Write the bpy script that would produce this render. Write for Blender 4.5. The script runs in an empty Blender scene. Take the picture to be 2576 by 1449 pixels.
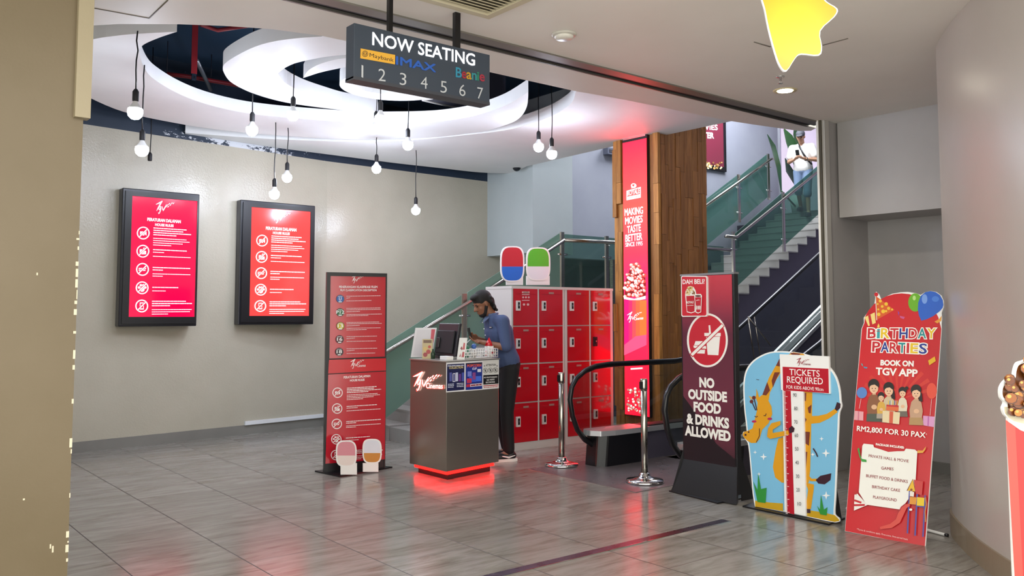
import bpy, bmesh, math, random
from mathutils import Vector as V, Matrix
from mathutils.geometry import tessellate_polygon
random.seed(7)
S = bpy.context.scene
COL = S.collection
# ------------------------------------------------------------------ camera
F, PX, PY, HZ, H = 2175., 1288., 640., 793., 1.48
YAW = math.radians(38.9); PIT = math.atan((HZ - PY) / F)
fw = V((math.sin(YAW) * math.cos(PIT), math.cos(YAW) * math.cos(PIT), math.sin(PIT)))
rt = V((math.cos(YAW), -math.sin(YAW), 0)); up = rt.cross(fw)
C0 = V((0, 0, H))
cam = bpy.data.objects.new('camera', bpy.data.cameras.new('camera')); COL.objects.link(cam)
M = Matrix((rt, up, -fw)).transposed().to_4x4(); M.translation = C0
cam.matrix_world = M
cam.data.sensor_width = 36; cam.data.lens = F / 2576 * 36
cam.data.shift_y = -(724.5 - PY) / 2576; cam.data.clip_start = .05
S.camera = cam
# ------------------------------------------------------------------ world, light, exposure
W = bpy.data.worlds.new('world'); S.world = W; W.use_nodes = True
W.node_tree.nodes['Background'].inputs[0].default_value = (.78, .78, .72, 1)
W.node_tree.nodes['Background'].inputs[1].default_value = 2.7
S.view_settings.view_transform = 'Standard'; S.view_settings.look = 'None'
S.view_settings.exposure = 0.68; S.view_settings.gamma = 1.0; S.view_settings.use_curve_mapping = False
def area(name, loc, size, power, col=(1, 1, 1), rot=(0, 0, 0), sy=None):
    l = bpy.data.lights.new(name, 'AREA'); l.energy = power; l.color = col; l.size = size
    if sy: l.shape = 'RECTANGLE'; l.size_y = sy
    o = bpy.data.objects.new(name, l); o.location = loc; o.rotation_euler = rot; COL.objects.link(o); return o
area('hall_fill_light', (.3, -.8, 3.3), 1.2, 60, (1, .95, .87))  # unseen area lamps at ceiling height, added to brighten the hall
area('hall_fill_light', (2.6, -.6, 3.3), 1.2, 72, (1, .95, .87))
area('hall_fill_light', (.9, 2.0, 3.3), .8, 22, (1, .96, .9))  # added lamp that lifts the pier, floor and boards
area('stairwell_fill_light', (13.2, 9.4, 6.7), 2.2, 240, (.88, .92, 1))  # unseen lamps high over the stairs, added to light the stairwell
area('stairwell_fill_light', (9.6, 8.3, 6.4), 1.4, 80, (.85, .9, 1))
# ------------------------------------------------------------------ picture-to-place helpers
def ray(x, y): return fw + rt * ((x - PX) / F) + up * ((PY - y) / F)
def aZ(x, y, z=0.): d = ray(x, y); return C0 + d * ((z - H) / d.z)
def aY(x, y, Y): d = ray(x, y); return C0 + d * (Y / d.y)
def aX(x, y, X): d = ray(x, y); return C0 + d * (X / d.x)
def aD(x, y, D): return C0 + ray(x, y) * D
# ------------------------------------------------------------------ materials
def lin(c): return c / 12.92 if c <= .04045 else ((c + .055) / 1.055) ** 2.4
def hx(h): return tuple(lin(int(h[i:i + 2], 16) / 255) for i in (0, 2, 4)) + (1,)
MC = {}
def mat(h, rough=.5, metal=0., emit=0., name=None, spec=.5, coat=0.):
    k = (h, rough, metal, emit, spec, coat)
    if k in MC: return MC[k]
    m = bpy.data.materials.new(name or 'paint'); m.use_nodes = True
    b = m.node_tree.nodes['Principled BSDF']; c = hx(h)
    b.inputs['Base Color'].default_value = c if not emit else (c[0] * .3, c[1] * .3, c[2] * .3, 1)
    b.inputs['Roughness'].default_value = rough; b.inputs['Metallic'].default_value = metal
    b.inputs['Specular IOR Level'].default_value = spec; b.inputs['Coat Weight'].default_value = coat
    b.inputs['Coat Roughness'].default_value = .08
    if emit:
        b.inputs['Emission Color'].default_value = c; b.inputs['Emission Strength'].default_value = emit
    MC[k] = m; return m
class NT:
    def __init__(s, name, rough=.5, spec=.5):
        s.m = bpy.data.materials.new(name); s.m.use_nodes = True; s.t = s.m.node_tree
        s.b = s.t.nodes['Principled BSDF']; s.b.inputs['Roughness'].default_value = rough
        s.b.inputs['Specular IOR Level'].default_value = spec
        s.pos = s.n('ShaderNodeNewGeometry').outputs['Position']
    def n(s, t, **k):
        o = s.t.nodes.new(t)
        for a, b in k.items(): setattr(o, a, b)
        return o
    def l(s, a, b): s.t.links.new(a, b)
    def math(s, op, a, b=None, c=None):
        o = s.n('ShaderNodeMath', operation=op)
        for i, x in enumerate((a, b, c)):
            if x is None: continue
            if isinstance(x, (int, float)): o.inputs[i].default_value = x
            else: s.l(x, o.inputs[i])
        return o.outputs[0]
    def noise(s, vec, scale, detail=3, rough=.55, dist=0.):
        o = s.n('ShaderNodeTexNoise'); s.l(vec, o.inputs['Vector'])
        o.inputs['Scale'].default_value = scale; o.inputs['Detail'].default_value = detail
        o.inputs['Roughness'].default_value = rough; o.inputs['Distortion'].default_value = dist
        return o.outputs['Fac']
    def ramp(s, f, stops):
        o = s.n('ShaderNodeValToRGB'); s.l(f, o.inputs[0]); e = o.color_ramp.elements
        while len(e) < len(stops): e.new(.5)
        for i, (p, c) in enumerate(stops):
            e[i].position = p; e[i].color = hx(c) if isinstance(c, str) else (c, c, c, 1)
        return o.outputs['Color']
    def mapv(s, vec, sc=(1, 1, 1), rot=(0, 0, 0)):
        o = s.n('ShaderNodeMapping'); s.l(vec, o.inputs['Vector'])
        o.inputs['Scale'].default_value = sc; o.inputs['Rotation'].default_value = rot
        return o.outputs[0]
    def mix(s, f, a, b, mode='MIX'):
        o = s.n('ShaderNodeMix', data_type='RGBA', blend_type=mode)
        for i, x in ((0, f), (6, a), (7, b)):
            if isinstance(x, (int, float)): o.inputs[i].default_value = x
            elif isinstance(x, str): o.inputs[i].default_value = hx(x)
            else: s.l(x, o.inputs[i])
        return o.outputs[2]
    def bump(s, h, st, d=.01):
        o = s.n('ShaderNodeBump'); s.l(h, o.inputs['Height'])
        o.inputs['Strength'].default_value = st; o.inputs['Distance'].default_value = d
        s.l(o.outputs[0], s.b.inputs['Normal'])
    def base(s, c): s.l(c, s.b.inputs['Base Color'])
def wallmat(name, a, b, rough=.45, bst=.15, bsc=60, spec=.5):
    t = NT(name, rough, spec)
    t.base(t.ramp(t.noise(t.pos, 1.3, 4), [(.3, a), (.7, b)]))
    t.bump(t.noise(t.pos, bsc, 3), bst, .004); return t.m
def floor_mat():
    t = NT('floor_tiles', .16, .5)
    sp = t.n('ShaderNodeSeparateXYZ'); t.l(t.pos, sp.inputs[0])
    u = t.math('DIVIDE', t.math('SUBTRACT', sp.outputs[0], 2.102), .6215)
    v = t.math('DIVIDE', t.math('SUBTRACT', sp.outputs[1], 2.900), .557)
    fu = t.math('FRACT', u); fv = t.math('FRACT', v)
    def edge(f, w):
        d = t.math('MINIMUM', f, t.math('SUBTRACT', 1.0, f)); return t.math('LESS_THAN', d, w)
    grout = t.math('MAXIMUM', edge(fu, .0058), t.math('MULTIPLY', edge(fv, .0052), .8))
    cm = t.n('ShaderNodeCombineXYZ'); t.l(t.math('FLOOR', u), cm.inputs[0]); t.l(t.math('FLOOR', v), cm.inputs[1])
    wn = t.n('ShaderNodeTexWhiteNoise', noise_dimensions='3D'); t.l(cm.outputs[0], wn.inputs['Vector'])
    ad = t.n('ShaderNodeVectorMath', operation='MULTIPLY_ADD'); t.l(wn.outputs['Color'], ad.inputs[0])
    ad.inputs[1].default_value = (9, 9, 9); t.l(t.pos, ad.inputs[2])
    st = t.mapv(ad.outputs[0], (1.1, 5.5, 1))
    n1 = t.noise(st, 1.6, 6, .62, .8); n2 = t.noise(t.mapv(ad.outputs[0], (2.4, 17, 1)), 2.2, 4, .6, .4)
    f = t.math('ADD', t.math('MULTIPLY', n1, .7), t.math('MULTIPLY', n2, .3))
    c = t.ramp(f, [(.27, '5f594f'), (.42, '807b72'), (.56, '938f88'), (.75, '9f9b94')])
    c2 = t.mix(t.math('MULTIPLY', wn.outputs['Value'], .25), c, '77746c')
    t.base(t.mix(grout, c2, '37332d'))
    r = t.math('MULTIPLY_ADD', n1, .16, .12); t.l(t.math('MAXIMUM', r, t.math('MULTIPLY', grout, .6)), t.b.inputs['Roughness'])
    t.bump(t.math('SUBTRACT', t.math('MULTIPLY', n2, .10), grout), .12, .002); return t.m
def wood_mat(name, a, b, c):
    t = NT(name, .5, .4); g = t.n('ShaderNodeNewGeometry')
    n = t.noise(t.mapv(t.pos, (22, 22, 1.4)), 1.2, 5, .6, 1.2)
    col = t.ramp(n, [(.3, a), (.55, b), (.75, c)])
    k = t.math('MULTIPLY_ADD', g.outputs['Random Per Island'], .38, .74)
    cc = t.n('ShaderNodeCombineXYZ')
    for i in range(3): t.l(k, cc.inputs[i])
    t.base(t.mix(1.0, col, cc.outputs[0], 'MULTIPLY')); t.bump(n, .2, .003); return t.m
def steel_mat(name, h, rough, ax=(1, 1, 90)):
    t = NT(name, rough); t.b.inputs['Metallic'].default_value = 1
    n = t.noise(t.mapv(t.pos, ax), 8, 2); c = hx(h)
    t.base(t.ramp(n, [(.3, h), (.7, h)])); t.b.inputs['Base Color'].default_value = c
    t.l(t.math('MULTIPLY_ADD', n, .16, rough - .08), t.b.inputs['Roughness']); return t.m
def glass_mat(name, tint, refl=.9):
    m = bpy.data.materials.new(name); m.use_nodes = True; t = m.node_tree; t.nodes.clear()
    o = t.nodes.new('ShaderNodeOutputMaterial'); mx = t.nodes.new('ShaderNodeMixShader')
    tr = t.nodes.new('ShaderNodeBsdfTransparent'); tr.inputs[0].default_value = tint + (1,)
    gl = t.nodes.new('ShaderNodeBsdfGlossy'); gl.inputs['Roughness'].default_value = .02
    lw = t.nodes.new('ShaderNodeLayerWeight'); pw = t.nodes.new('ShaderNodeMath'); pw.operation = 'POWER'; pw.inputs[1].default_value = 4.
    fr = t.nodes.new('ShaderNodeMath'); fr.operation = 'MULTIPLY_ADD'; fr.inputs[1].default_value = .75; fr.inputs[2].default_value = .035
    t.links.new(lw.outputs['Facing'], pw.inputs[0]); t.links.new(pw.outputs[0], fr.inputs[0])
    t.links.new(fr.outputs[0], mx.inputs[0]); t.links.new(tr.outputs[0], mx.inputs[1]); t.links.new(gl.outputs[0], mx.inputs[2])
    t.links.new(mx.outputs[0], o.inputs[0]); return m
def glass_frost(name, tint, body, k):
    m = glass_mat(name, tint); t = m.node_tree; o = [n for n in t.nodes if n.type == 'OUTPUT_MATERIAL'][0]
    src = o.inputs[0].links[0].from_socket
    d = t.nodes.new('ShaderNodeBsdfDiffuse'); d.inputs[0].default_value = hx(body)
    mx = t.nodes.new('ShaderNodeMixShader'); mx.inputs[0].default_value = k
    t.links.new(src, mx.inputs[1]); t.links.new(d.outputs[0], mx.inputs[2]); t.links.new(mx.outputs[0], o.inputs[0]); return m
m_floor = floor_mat()
m_ceil = wallmat('ceiling_paint', 'e4e0d9', 'eae6e0', .6, .05)
m_white = wallmat('ceiling_white', 'e2e3e3', 'ebebea', .55, .04)
m_wall = wallmat('gloss_wall_paint', 'ada796', 'b7b1a0', .19, .75, 48)
m_dim = wallmat('grey_wall_paint', '8d8882', '99948d', .4, .12)
m_niche = wallmat('niche_paint', 'a5a2a1', 'afacaa', .5, .1)
m_col = wallmat('column_paint', 'aea69d', 'b6aea6', .32, .1)
m_pil = wallmat('entrance_paint', '66583f', '6f614a', .5, .1)
m_stairwall = wallmat('stairwell_paint', '8d909c', '979aa4', .6, .1)
m_void = mat('26425c', .7); m_dark = mat('2a2a35', .6); m_blk = mat('0e0e12', .35); m_blkm = mat('16161a', .6)
m_under = wallmat('dark_stringer', '4a4655', '514d5c', .5, .05)
m_skirt = wallmat('skirting_tile', '77756f', '85837d', .25, .1, 20)
m_skirt2 = wallmat('column_skirting', '80715a', '8c7c66', .3, .1, 20)
m_tread = wallmat('stair_tile', '8c8a86', '9a9894', .3, .1, 20)
m_steel = steel_mat('brushed_steel', 'a8a49c', .24); m_chrome = mat('d8d8d8', .12, 1.)
m_counter = mat('958d83', .3, .8)
m_wood = wood_mat('wood_planks', '8a5826', 'b37c3c', 'c9924c'); m_wood_shade = wood_mat('wood_planks_shaded', '7c4f2a', '9c683a', 'b07c48')  # second wood: same planks, shade of the side face put into the colour
m_gl = glass_frost('green_glass', (.42, .62, .53), '8dab9c', .5); m_gl3 = glass_frost('landing_glass', (.50, .64, .60), '6f8c86', .16); m_glc = glass_mat('clear_glass', (.80, .86, .84))
m_gl2 = glass_frost('green_glass_upper', (.45, .66, .59), '5f8078', .35)
m_wht = mat('f2f2f0', .4); m_red = mat('c4101c', .22, coat=.6); m_plate = steel_mat('floor_plate', '7d7577', .3); m_plate.node_tree.nodes['Principled BSDF'].inputs['Metallic'].default_value = .35; m_deck = mat('c4c5c9', .3, .55)
# ------------------------------------------------------------------ mesh builder
class MB:
    def __init__(s): s.v = []; s.f = []; s.m = []; s.mats = []; s.sm = []
    def mi(s, m):
        if m not in s.mats: s.mats.append(m)
        return s.mats.index(m)
    def add(s, vs, fs, m, smooth=False):
        o = len(s.v); s.v += [tuple(v) for v in vs]; k = s.mi(m)
        for f in fs: s.f.append([i + o for i in f]); s.m.append(k); s.sm.append(smooth)
    def obox(s, o, a, b, c, m):
        o, a, b, c = V(o), V(a), V(b), V(c)
        vs = [o, o + a, o + a + b, o + b, o + c, o + a + c, o + a + b + c, o + b + c]
        fs = [(0, 3, 2, 1), (4, 5, 6, 7), (0, 1, 5, 4), (1, 2, 6, 5), (2, 3, 7, 6), (3, 0, 4, 7)]
        if a.cross(b).dot(c) < 0: fs = [f[::-1] for f in fs]
        s.add(vs, fs, m); return s
    def box(s, p, q, m):
        p, q = [min(a, b) for a, b in zip(p, q)], [max(a, b) for a, b in zip(p, q)]
        return s.obox(p, (q[0] - p[0], 0, 0), (0, q[1] - p[1], 0), (0, 0, q[2] - p[2]), m)
    def prism(s, pts, d, m, mside=None):
        pts = [V(p) for p in pts]; d = V(d); n = len(pts)
        tri = tessellate_polygon([pts])
        nn = V((0, 0, 0))
        for i in range(n): nn += pts[i].cross(pts[(i + 1) % n])
        flip = nn.dot(d) > 0
        bot, top = [], []
        for t in tri:
            t = tuple(t); tn = (pts[t[1]] - pts[t[0]]).cross(pts[t[2]] - pts[t[0]])
            if tn.dot(d) > 0: t = t[::-1]
            bot.append(t); top.append(tuple(i + n for i in t[::-1]))
        s.add(pts + [p + d for p in pts], bot + top, m)
        sd = []
        for i in range(n):
            j = (i + 1) % n; q = (i, j, j + n, i + n); sd.append(q if flip else q[::-1])
        s.add(pts + [p + d for p in pts], sd, mside or m); return s
    def tube(s, path, r, m, seg=10, r2=None, caps=True):
        path = [V(p) for p in path]; n = len(path); vs = []; fs = []
        t0 = (path[1] - path[0]).normalized(); a = t0.orthogonal().normalized()
        for i, p in enumerate(path):
            t = (path[min(i + 1, n - 1)] - path[max(i - 1, 0)]).normalized()
            a = (a - t * a.dot(t)).normalized(); b = t.cross(a)
            rr = r[i] if isinstance(r, (list, tuple)) else r
            for k in range(seg):
                w = 2 * math.pi * k / seg; vs.append(p + a * math.cos(w) * rr + b * math.sin(w) * (r2 or rr))
        for i in range(n - 1):
            for k in range(seg):
                k2 = (k + 1) % seg; fs.append((i * seg + k, i * seg + k2, (i + 1) * seg + k2, (i + 1) * seg + k))
        if caps: fs += [tuple(range(seg))[::-1], tuple(range((n - 1) * seg, n * seg))]
        s.add(vs, fs, m, True); return s
    def lathe(s, c, prof, m, seg=28, axis=None):
        c = V(c); vs = []; fs = []; n = len(prof)
        R = V(axis).to_track_quat('Z', 'Y').to_matrix() if axis else Matrix.Identity(3)
        for (r, z) in prof:
            for k in range(seg):
                w = 2 * math.pi * k / seg; vs.append(c + R @ V((r * math.cos(w), r * math.sin(w), z)))
        for i in range(n - 1):
            for k in range(seg):
                k2 = (k + 1) % seg; fs.append((i * seg + k, i * seg + k2, (i + 1) * seg + k2, (i + 1) * seg + k))
        if prof[0][0] > 1e-4: fs.append(tuple(range(seg))[::-1])
        if prof[-1][0] > 1e-4: fs.append(tuple(range((n - 1) * seg, n * seg)))
        s.add(vs, fs, m, True); return s
    def ell(s, c, r, m, seg=16, rings=10, R=None):
        c = V(c); r = (r, r, r) if isinstance(r, (int, float)) else r; vs = []; fs = []
        for i in range(rings + 1):
            a = math.pi * i / rings
            for k in range(seg):
                w = 2 * math.pi * k / seg
                p = V((r[0] * math.sin(a) * math.cos(w), r[1] * math.sin(a) * math.sin(w), -r[2] * math.cos(a)))
                vs.append(c + (R @ p if R else p))
        for i in range(rings):
            for k in range(seg):
                k2 = (k + 1) % seg; fs.append((i * seg + k, i * seg + k2, (i + 1) * seg + k2, (i + 1) * seg + k))
        s.add(vs, fs, m, True); return s
    def cap(s, p, q, r0, r1, m, seg=14, flat=1.):
        p, q = V(p), V(q); d = q - p; L = d.length or 1e-6; R = d.to_track_quat('Z', 'Y').to_matrix()
        prof = [(r0 * math.sin(a * math.pi / 8) + 1e-5, -r0 * math.cos(a * math.pi / 8)) for a in range(5)]
        prof += [(r1 * math.cos(a * math.pi / 8) + 1e-5, L + r1 * math.sin(a * math.pi / 8)) for a in range(5)]
        vs = []; fs = []
        for (r, z) in prof:
            for k in range(seg):
                w = 2 * math.pi * k / seg; vs.append(p + R @ V((r * math.cos(w), flat * r * math.sin(w), z)))
        for i in range(len(prof) - 1):
            for k in range(seg):
                k2 = (k + 1) % seg; fs.append((i * seg + k, i * seg + k2, (i + 1) * seg + k2, (i + 1) * seg + k))
        s.add(vs, fs, m, True); return s
    def build(s, name, parent=None, label=None, cat=None, group=None, kind=None, bevel=0.):
        me = bpy.data.meshes.new(name); me.from_pydata(s.v, [], s.f)
        for m in s.mats: me.materials.append(m)
        me.polygons.foreach_set('material_index', s.m); me.polygons.foreach_set('use_smooth', s.sm)
        me.update(); o = bpy.data.objects.new(name, me); COL.objects.link(o)
        if parent: o.parent = parent; o.matrix_parent_inverse = pinv(parent)
        if bevel:
            b = o.modifiers.new('bevel', 'BEVEL'); b.width = bevel; b.segments = 2; b.limit_method = 'ANGLE'
        tag(o, label, cat, group, kind); return o
def wm(o): return (wm(o.parent) @ o.matrix_parent_inverse @ o.matrix_basis) if o.parent else o.matrix_basis.copy()
def pinv(p): return wm(p).inverted()
def tag(o, label=None, cat=None, group=None, kind=None):
    for k, v in (('label', label), ('category', cat), ('group', group), ('kind', kind)):
        if v: o[k] = v
def thing(name, loc, label, cat, group=None):
    o = bpy.data.objects.new(name, None); o.location = loc; o.empty_display_size = .1; COL.objects.link(o)
    tag(o, label, cat, group); return o
# ------------------------------------------------------------------ printing on flat surfaces
_G = {}
def glyphs(s, bold, sc):
    k = (s, bold)
    if k in _G: return _G[k]
    cu = bpy.data.curves.new('t', 'FONT'); cu.body = s; cu.size = 1; cu.offset = bold; cu.resolution_u = 3
    cu.space_character = sc
    ob = bpy.data.objects.new('t', cu); COL.objects.link(ob)
    bpy.context.view_layer.update()
    me = bpy.data.meshes.new_from_object(ob.evaluated_get(bpy.context.evaluated_depsgraph_get()))
    vs = [(v.co.x, v.co.y) for v in me.vertices]; fs = [tuple(p.vertices) for p in me.polygons]
    bpy.data.objects.remove(ob); bpy.data.meshes.remove(me); bpy.data.curves.remove(cu)
    _G[k] = (vs, fs); return _G[k]
_h = glyphs('H', 0, 1)[0]; CAPH = max(v[1] for v in _h)
class Plane:
    def __init__(s, P0, u, v=(0, 0, 1)):
        s.P = V(P0); s.u = V(u).normalized(); s.v = V(v).normalized(); s.n = s.u.cross(s.v)
    def at(s, x, y):
        d = ray(x, y); return C0 + d * ((s.P - C0).dot(s.n) / d.dot(s.n))
    def ab(s, p):
        w = s.at(*p) - s.P; return (w.dot(s.u), w.dot(s.v))
    def xyz(s, a, b, o=0.): return s.P + s.u * a + s.v * b + s.n * o
class Print(MB):
    """flat art on a surface: shapes are given where the photograph shows them and laid onto the surface"""
    def __init__(s, pl, eps=.0007): super().__init__(); s.pl = pl; s.e = eps * .22; s.k = 0
    def m_(s, c): return c if not isinstance(c, str) else mat(c, .35)
    def pab(s, ab, c, lift=0):
        s.k += 1; o = s.e * s.k if not lift else lift
        pts = [V((a, b, 0)) for a, b in ab]; tri = [tuple(t) for t in tessellate_polygon([pts])]
        fs = []
        for t in tri:
            A, B, D = (pts[i] for i in t)
            fs.append(t if (B - A).cross(D - A).z > 0 else t[::-1])
        s.add([s.pl.xyz(a, b, o) for a, b in ab], fs, s.m_(c)); return s
    def poly(s, pts, c): return s.pab([s.pl.ab(p) for p in pts], c)
    def rect(s, x0, y0, x1, y1, c): return s.poly([(x0, y0), (x1, y0), (x1, y1), (x0, y1)], c)
    def disc(s, x, y, rx, c, ry=None, n=36, a0=0, a1=360):
        ry = ry or rx
        pts = [(x + rx * math.cos(math.radians(a0 + (a1 - a0) * i / n)), y + ry * math.sin(math.radians(a0 + (a1 - a0) * i / n))) for i in range(n if a1 - a0 >= 360 else n + 1)]
        return s.poly(pts, c)
    def ring(s, x, y, rx, w, c, ry=None, n=48):
        ry = ry or rx; s.k += 1; vs = []; fs = []
        for i in range(n):
            a = 2 * math.pi * i / n
            for q in (0, w): vs.append(s.pl.xyz(*s.pl.ab((x + (rx - q) * math.cos(a), y - (ry - q) * math.sin(a))), s.e * s.k))
        for i in range(n):
            j = (i + 1) % n; fs.append((2 * i, 2 * j, 2 * j + 1, 2 * i + 1))
        s.add(vs, fs, s.m_(c)); return s
    def line(s, pts, w, c, taper=False):
        """stroke of width w pixels along pts"""
        n = len(pts); L = []; R = []
        for i, p in enumerate(pts):
            a = pts[max(i - 1, 0)]; b = pts[min(i + 1, n - 1)]; dx, dy = b[0] - a[0], b[1] - a[1]; d = math.hypot(dx, dy) or 1
            ww = w[i] if isinstance(w, (list, tuple)) else w
            nx, ny = -dy / d * ww / 2, dx / d * ww / 2; L.append((p[0] + nx, p[1] + ny)); R.append((p[0] - nx, p[1] - ny))
        s.k += 1; vs = []; fs = []
        for l, r in zip(L, R): vs += [s.pl.xyz(*s.pl.ab(l), s.e * s.k), s.pl.xyz(*s.pl.ab(r), s.e * s.k)]
        for i in range(n - 1):
            fs.append((2 * i, 2 * i + 2, 2 * i + 3, 2 * i + 1))
        s.add(vs, fs, s.m_(c)); return s
    def text(s, t, l, r, cap, c, bold=.0, sc=1., lift=None, outline=None):
        """t with its baseline from pixel l to pixel r and capitals cap pixels high"""
        if 'M' in t and bold > 0:
            d = bold * .75 * (s.pl.ab((l[0], l[1] - cap))[1] - s.pl.ab(l)[1]) / CAPH; P0 = s.pl.P.copy()
            for da, db in ((d, 0), (-d, 0), (0, d), (0, -d), (d * .7, d * .7), (-d * .7, -d * .7), (d * .7, -d * .7), (-d * .7, d * .7)):
                pl = s.pl; q = Plane(P0, pl.u, pl.v); q.n = pl.n; s.pl = q; sh = pl.u * da + pl.v * db; old = q.xyz
                q.xyz = lambda a, b, o=0., old=old, sh=sh: old(a, b, o) + sh
                s.text(t, l, r, cap, c, 0., sc, lift); s.pl = pl
            bold = 0.
        if outline: s.text(t, l, r, cap, outline[0], bold + outline[1], sc)
        vs, fs = glyphs(t, bold, sc)
        x0 = min(v[0] for v in glyphs(t, 0, sc)[0]); x1 = max(v[0] for v in glyphs(t, 0, sc)[0])
        A = s.pl.ab(l); B = s.pl.ab(r); hgt = s.pl.ab((l[0], l[1] - cap))[1] - A[1]
        hr = s.pl.ab((r[0], r[1] - cap))[1] - B[1]; s.k += 1; o = s.e * s.k if lift is None else lift; q = []
        for x, y in vs:
            k = (x - x0) / (x1 - x0); q.append(s.pl.xyz(A[0] + (B[0] - A[0]) * k, A[1] + (B[1] - A[1]) * k + y / CAPH * (hgt + (hr - hgt) * k * 0), o))
        s.add(q, fs, s.m_(c)); return s
    def words(s, l, r, h, c, seed=1):
        """one line of fine print too small to read: word-long dashes"""
        R = random.Random(seed * 7919 + int(l[1])); d = r[0] - l[0]; x = 0.
        while x < d - 1:
            w = min(R.uniform(5, 15) * h / 3, d - x); f0 = x / d; f1 = (x + w) / d
            p = (l[0] + d * f0, l[1] + (r[1] - l[1]) * f0); q = (l[0] + d * f1, l[1] + (r[1] - l[1]) * f1)
            s.poly([p, q, (q[0], q[1] - h), (p[0], p[1] - h)], c); s.k -= 1; x += w + h * .38
        s.k += 1; return s
    def logo(s, x, y, w, c, slope=0., cinemas=True, h=1., col2=None):
        """the cinema's scribbled mark: x,y lower-left pixel, w wide"""
        T = lambda p: [(x + a * w, y - b * w * h + a * w * slope) for a, b in p]
        s.line(T([(.0, .47), (.14, .53), (.31, .64)]), [.02 * w, .055 * w, .03 * w], c)
        s.line(T([(.31, .64), (.20, .46), (.10, .28), (.03, .15)]), [.04 * w, .06 * w, .045 * w, .015 * w], c)
        s.line(T([(.26, .36), (.19, .37), (.13, .27), (.16, .20), (.21, .26), (.25, .36)]), .03 * w, c)
        s.line(T([(.25, .36), (.22, .18), (.17, .04), (.13, .0), (.12, .08)]), [.035 * w, .045 * w, .035 * w, .02 * w, .015 * w], c)
        s.line(T([(.31, .37), (.32, .24), (.35, .16), (.42, .28), (.52, .47)]), [.02 * w, .04 * w, .05 * w, .05 * w, .015 * w], c)
        for a, b in ((.50, .36), (.57, .44), (.60, .36), (.66, .50), (.71, .44), (.78, .53), (.86, .52)):
            s.line(T([(a - .03, b - .03), (a + .03, b + .03)]), .032 * w, c)
        if cinemas: s.text('Cinemas', T([(.44, .10)])[0], T([(1., .10)])[0], .17 * w * h, col2 or c, .012)
        return s
def icon(p, x, y, r, kind, c, bg, w=None):
    """round prohibition pictogram, radius r"""
    w = w or r * .17; p.ring(x, y, r, w, c)
    q = r * .5
    if kind == 0: p.rect(x - q, y - q * .5, x + q * .35, y + q * .75, c); p.poly([(x + q * .4, y), (x + q, y - q * .5), (x + q, y + q * .8), (x + q * .4, y + q * .3)], c)
    elif kind == 1: p.rect(x - q, y - q * .1, x + q, y + q * .95, c); p.rect(x - q, y - q * .6, x - q * .1, y, c); p.line([(x + q * .1, y - q * .1), (x + q * .25, y - q), (x + q * .7, y - q)], r * .12, c)
    elif kind == 2: p.rect(x - q * 1.2, y + q * .05, x + q * .9, y + q * .45, c); p.rect(x - q * 1.2, y - q * .45, x + q * 1.1, y - q * .15, c)
    elif kind == 3:
        p.disc(x, y + q * .5, q * .75, c)
        for a, b in ((-1, -.1), (-.4, -.8), (.4, -.8), (1, -.1)): p.disc(x + a * q, y + b * q, q * .38, c, n=14)
    else: p.rect(x - q * .6, y - q * 1.1, x + q * .6, y + q * 1.1, c); p.rect(x - q * .42, y - q * .8, x + q * .42, y + q * .75, bg)
    d = r * .66; p.line([(x - d, y + d), (x + d, y - d)], w * 1.9, bg); p.line([(x - d, y + d), (x + d, y - d)], w * .95, c)
def zf(ox, oy, k): return lambda *p: [(ox + a / k, oy + b / k) for a, b in p]
def dup(root, loc, rot=0., label=None):
    r = root.copy(); COL.objects.link(r); r.location = loc; r.rotation_euler = (0, 0, rot)
    if label: r['label'] = label
    def rec(a, b):
        for ch in list(a.children):
            c = ch.copy(); COL.objects.link(c); c.parent = b; rec(ch, c)
    rec(root, r); return r
ST = 'structure'
# ------------------------------------------------------------------ floor and walls
MB().box((-4, -.9, -.1), (19, 12.5, 0), m_floor).build('floor', kind=ST)  # stops short behind the camera so world light from below reaches the ceiling
ZC, ZL = 3.37, 3.65                       # hall ceiling, lobby ceiling
YT = 4.70                                 # shutter line
# back wall of the lobby: painted part, black painted part above it
def backwall():
    a, b, c = V((.9, 10.12, 0)), V((5.4, 10.72, 0)), V((8.21, 10.78, 0))
    w = MB()
    for p, q in ((a, b), (b, c)):
        n = V((-(q - p).y, (q - p).x, 0)).normalized() * .2
        w.obox(p, q - p, n, (0, 0, 3.585), m_wall)
    w.box((8.2, 10.78, 0), (9.0, 10.98, 2.5), m_wall); w.build('wall_back', kind=ST)
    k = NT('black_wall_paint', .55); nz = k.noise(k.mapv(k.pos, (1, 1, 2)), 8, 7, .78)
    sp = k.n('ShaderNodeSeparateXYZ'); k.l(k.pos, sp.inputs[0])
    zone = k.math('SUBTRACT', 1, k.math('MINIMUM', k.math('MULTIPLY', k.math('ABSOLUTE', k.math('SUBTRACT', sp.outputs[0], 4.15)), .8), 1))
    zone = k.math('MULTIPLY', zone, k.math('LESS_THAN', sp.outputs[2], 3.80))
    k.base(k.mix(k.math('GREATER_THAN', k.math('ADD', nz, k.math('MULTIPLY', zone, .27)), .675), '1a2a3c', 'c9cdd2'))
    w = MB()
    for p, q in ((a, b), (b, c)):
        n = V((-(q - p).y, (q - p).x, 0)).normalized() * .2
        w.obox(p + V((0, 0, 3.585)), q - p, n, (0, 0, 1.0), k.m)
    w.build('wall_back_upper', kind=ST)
    bs = MB(); bs.obox(a - V((0, .015, 0)), (b - a), (-.002, .015, 0), (0, 0, .115), m_skirt)
    bs.obox(b - V((0, .015, 0)), (c - b) * .1, (0, .015, 0), (0, 0, .115), m_skirt); bs.build('baseboard_back', kind=ST)
backwall()
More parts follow.
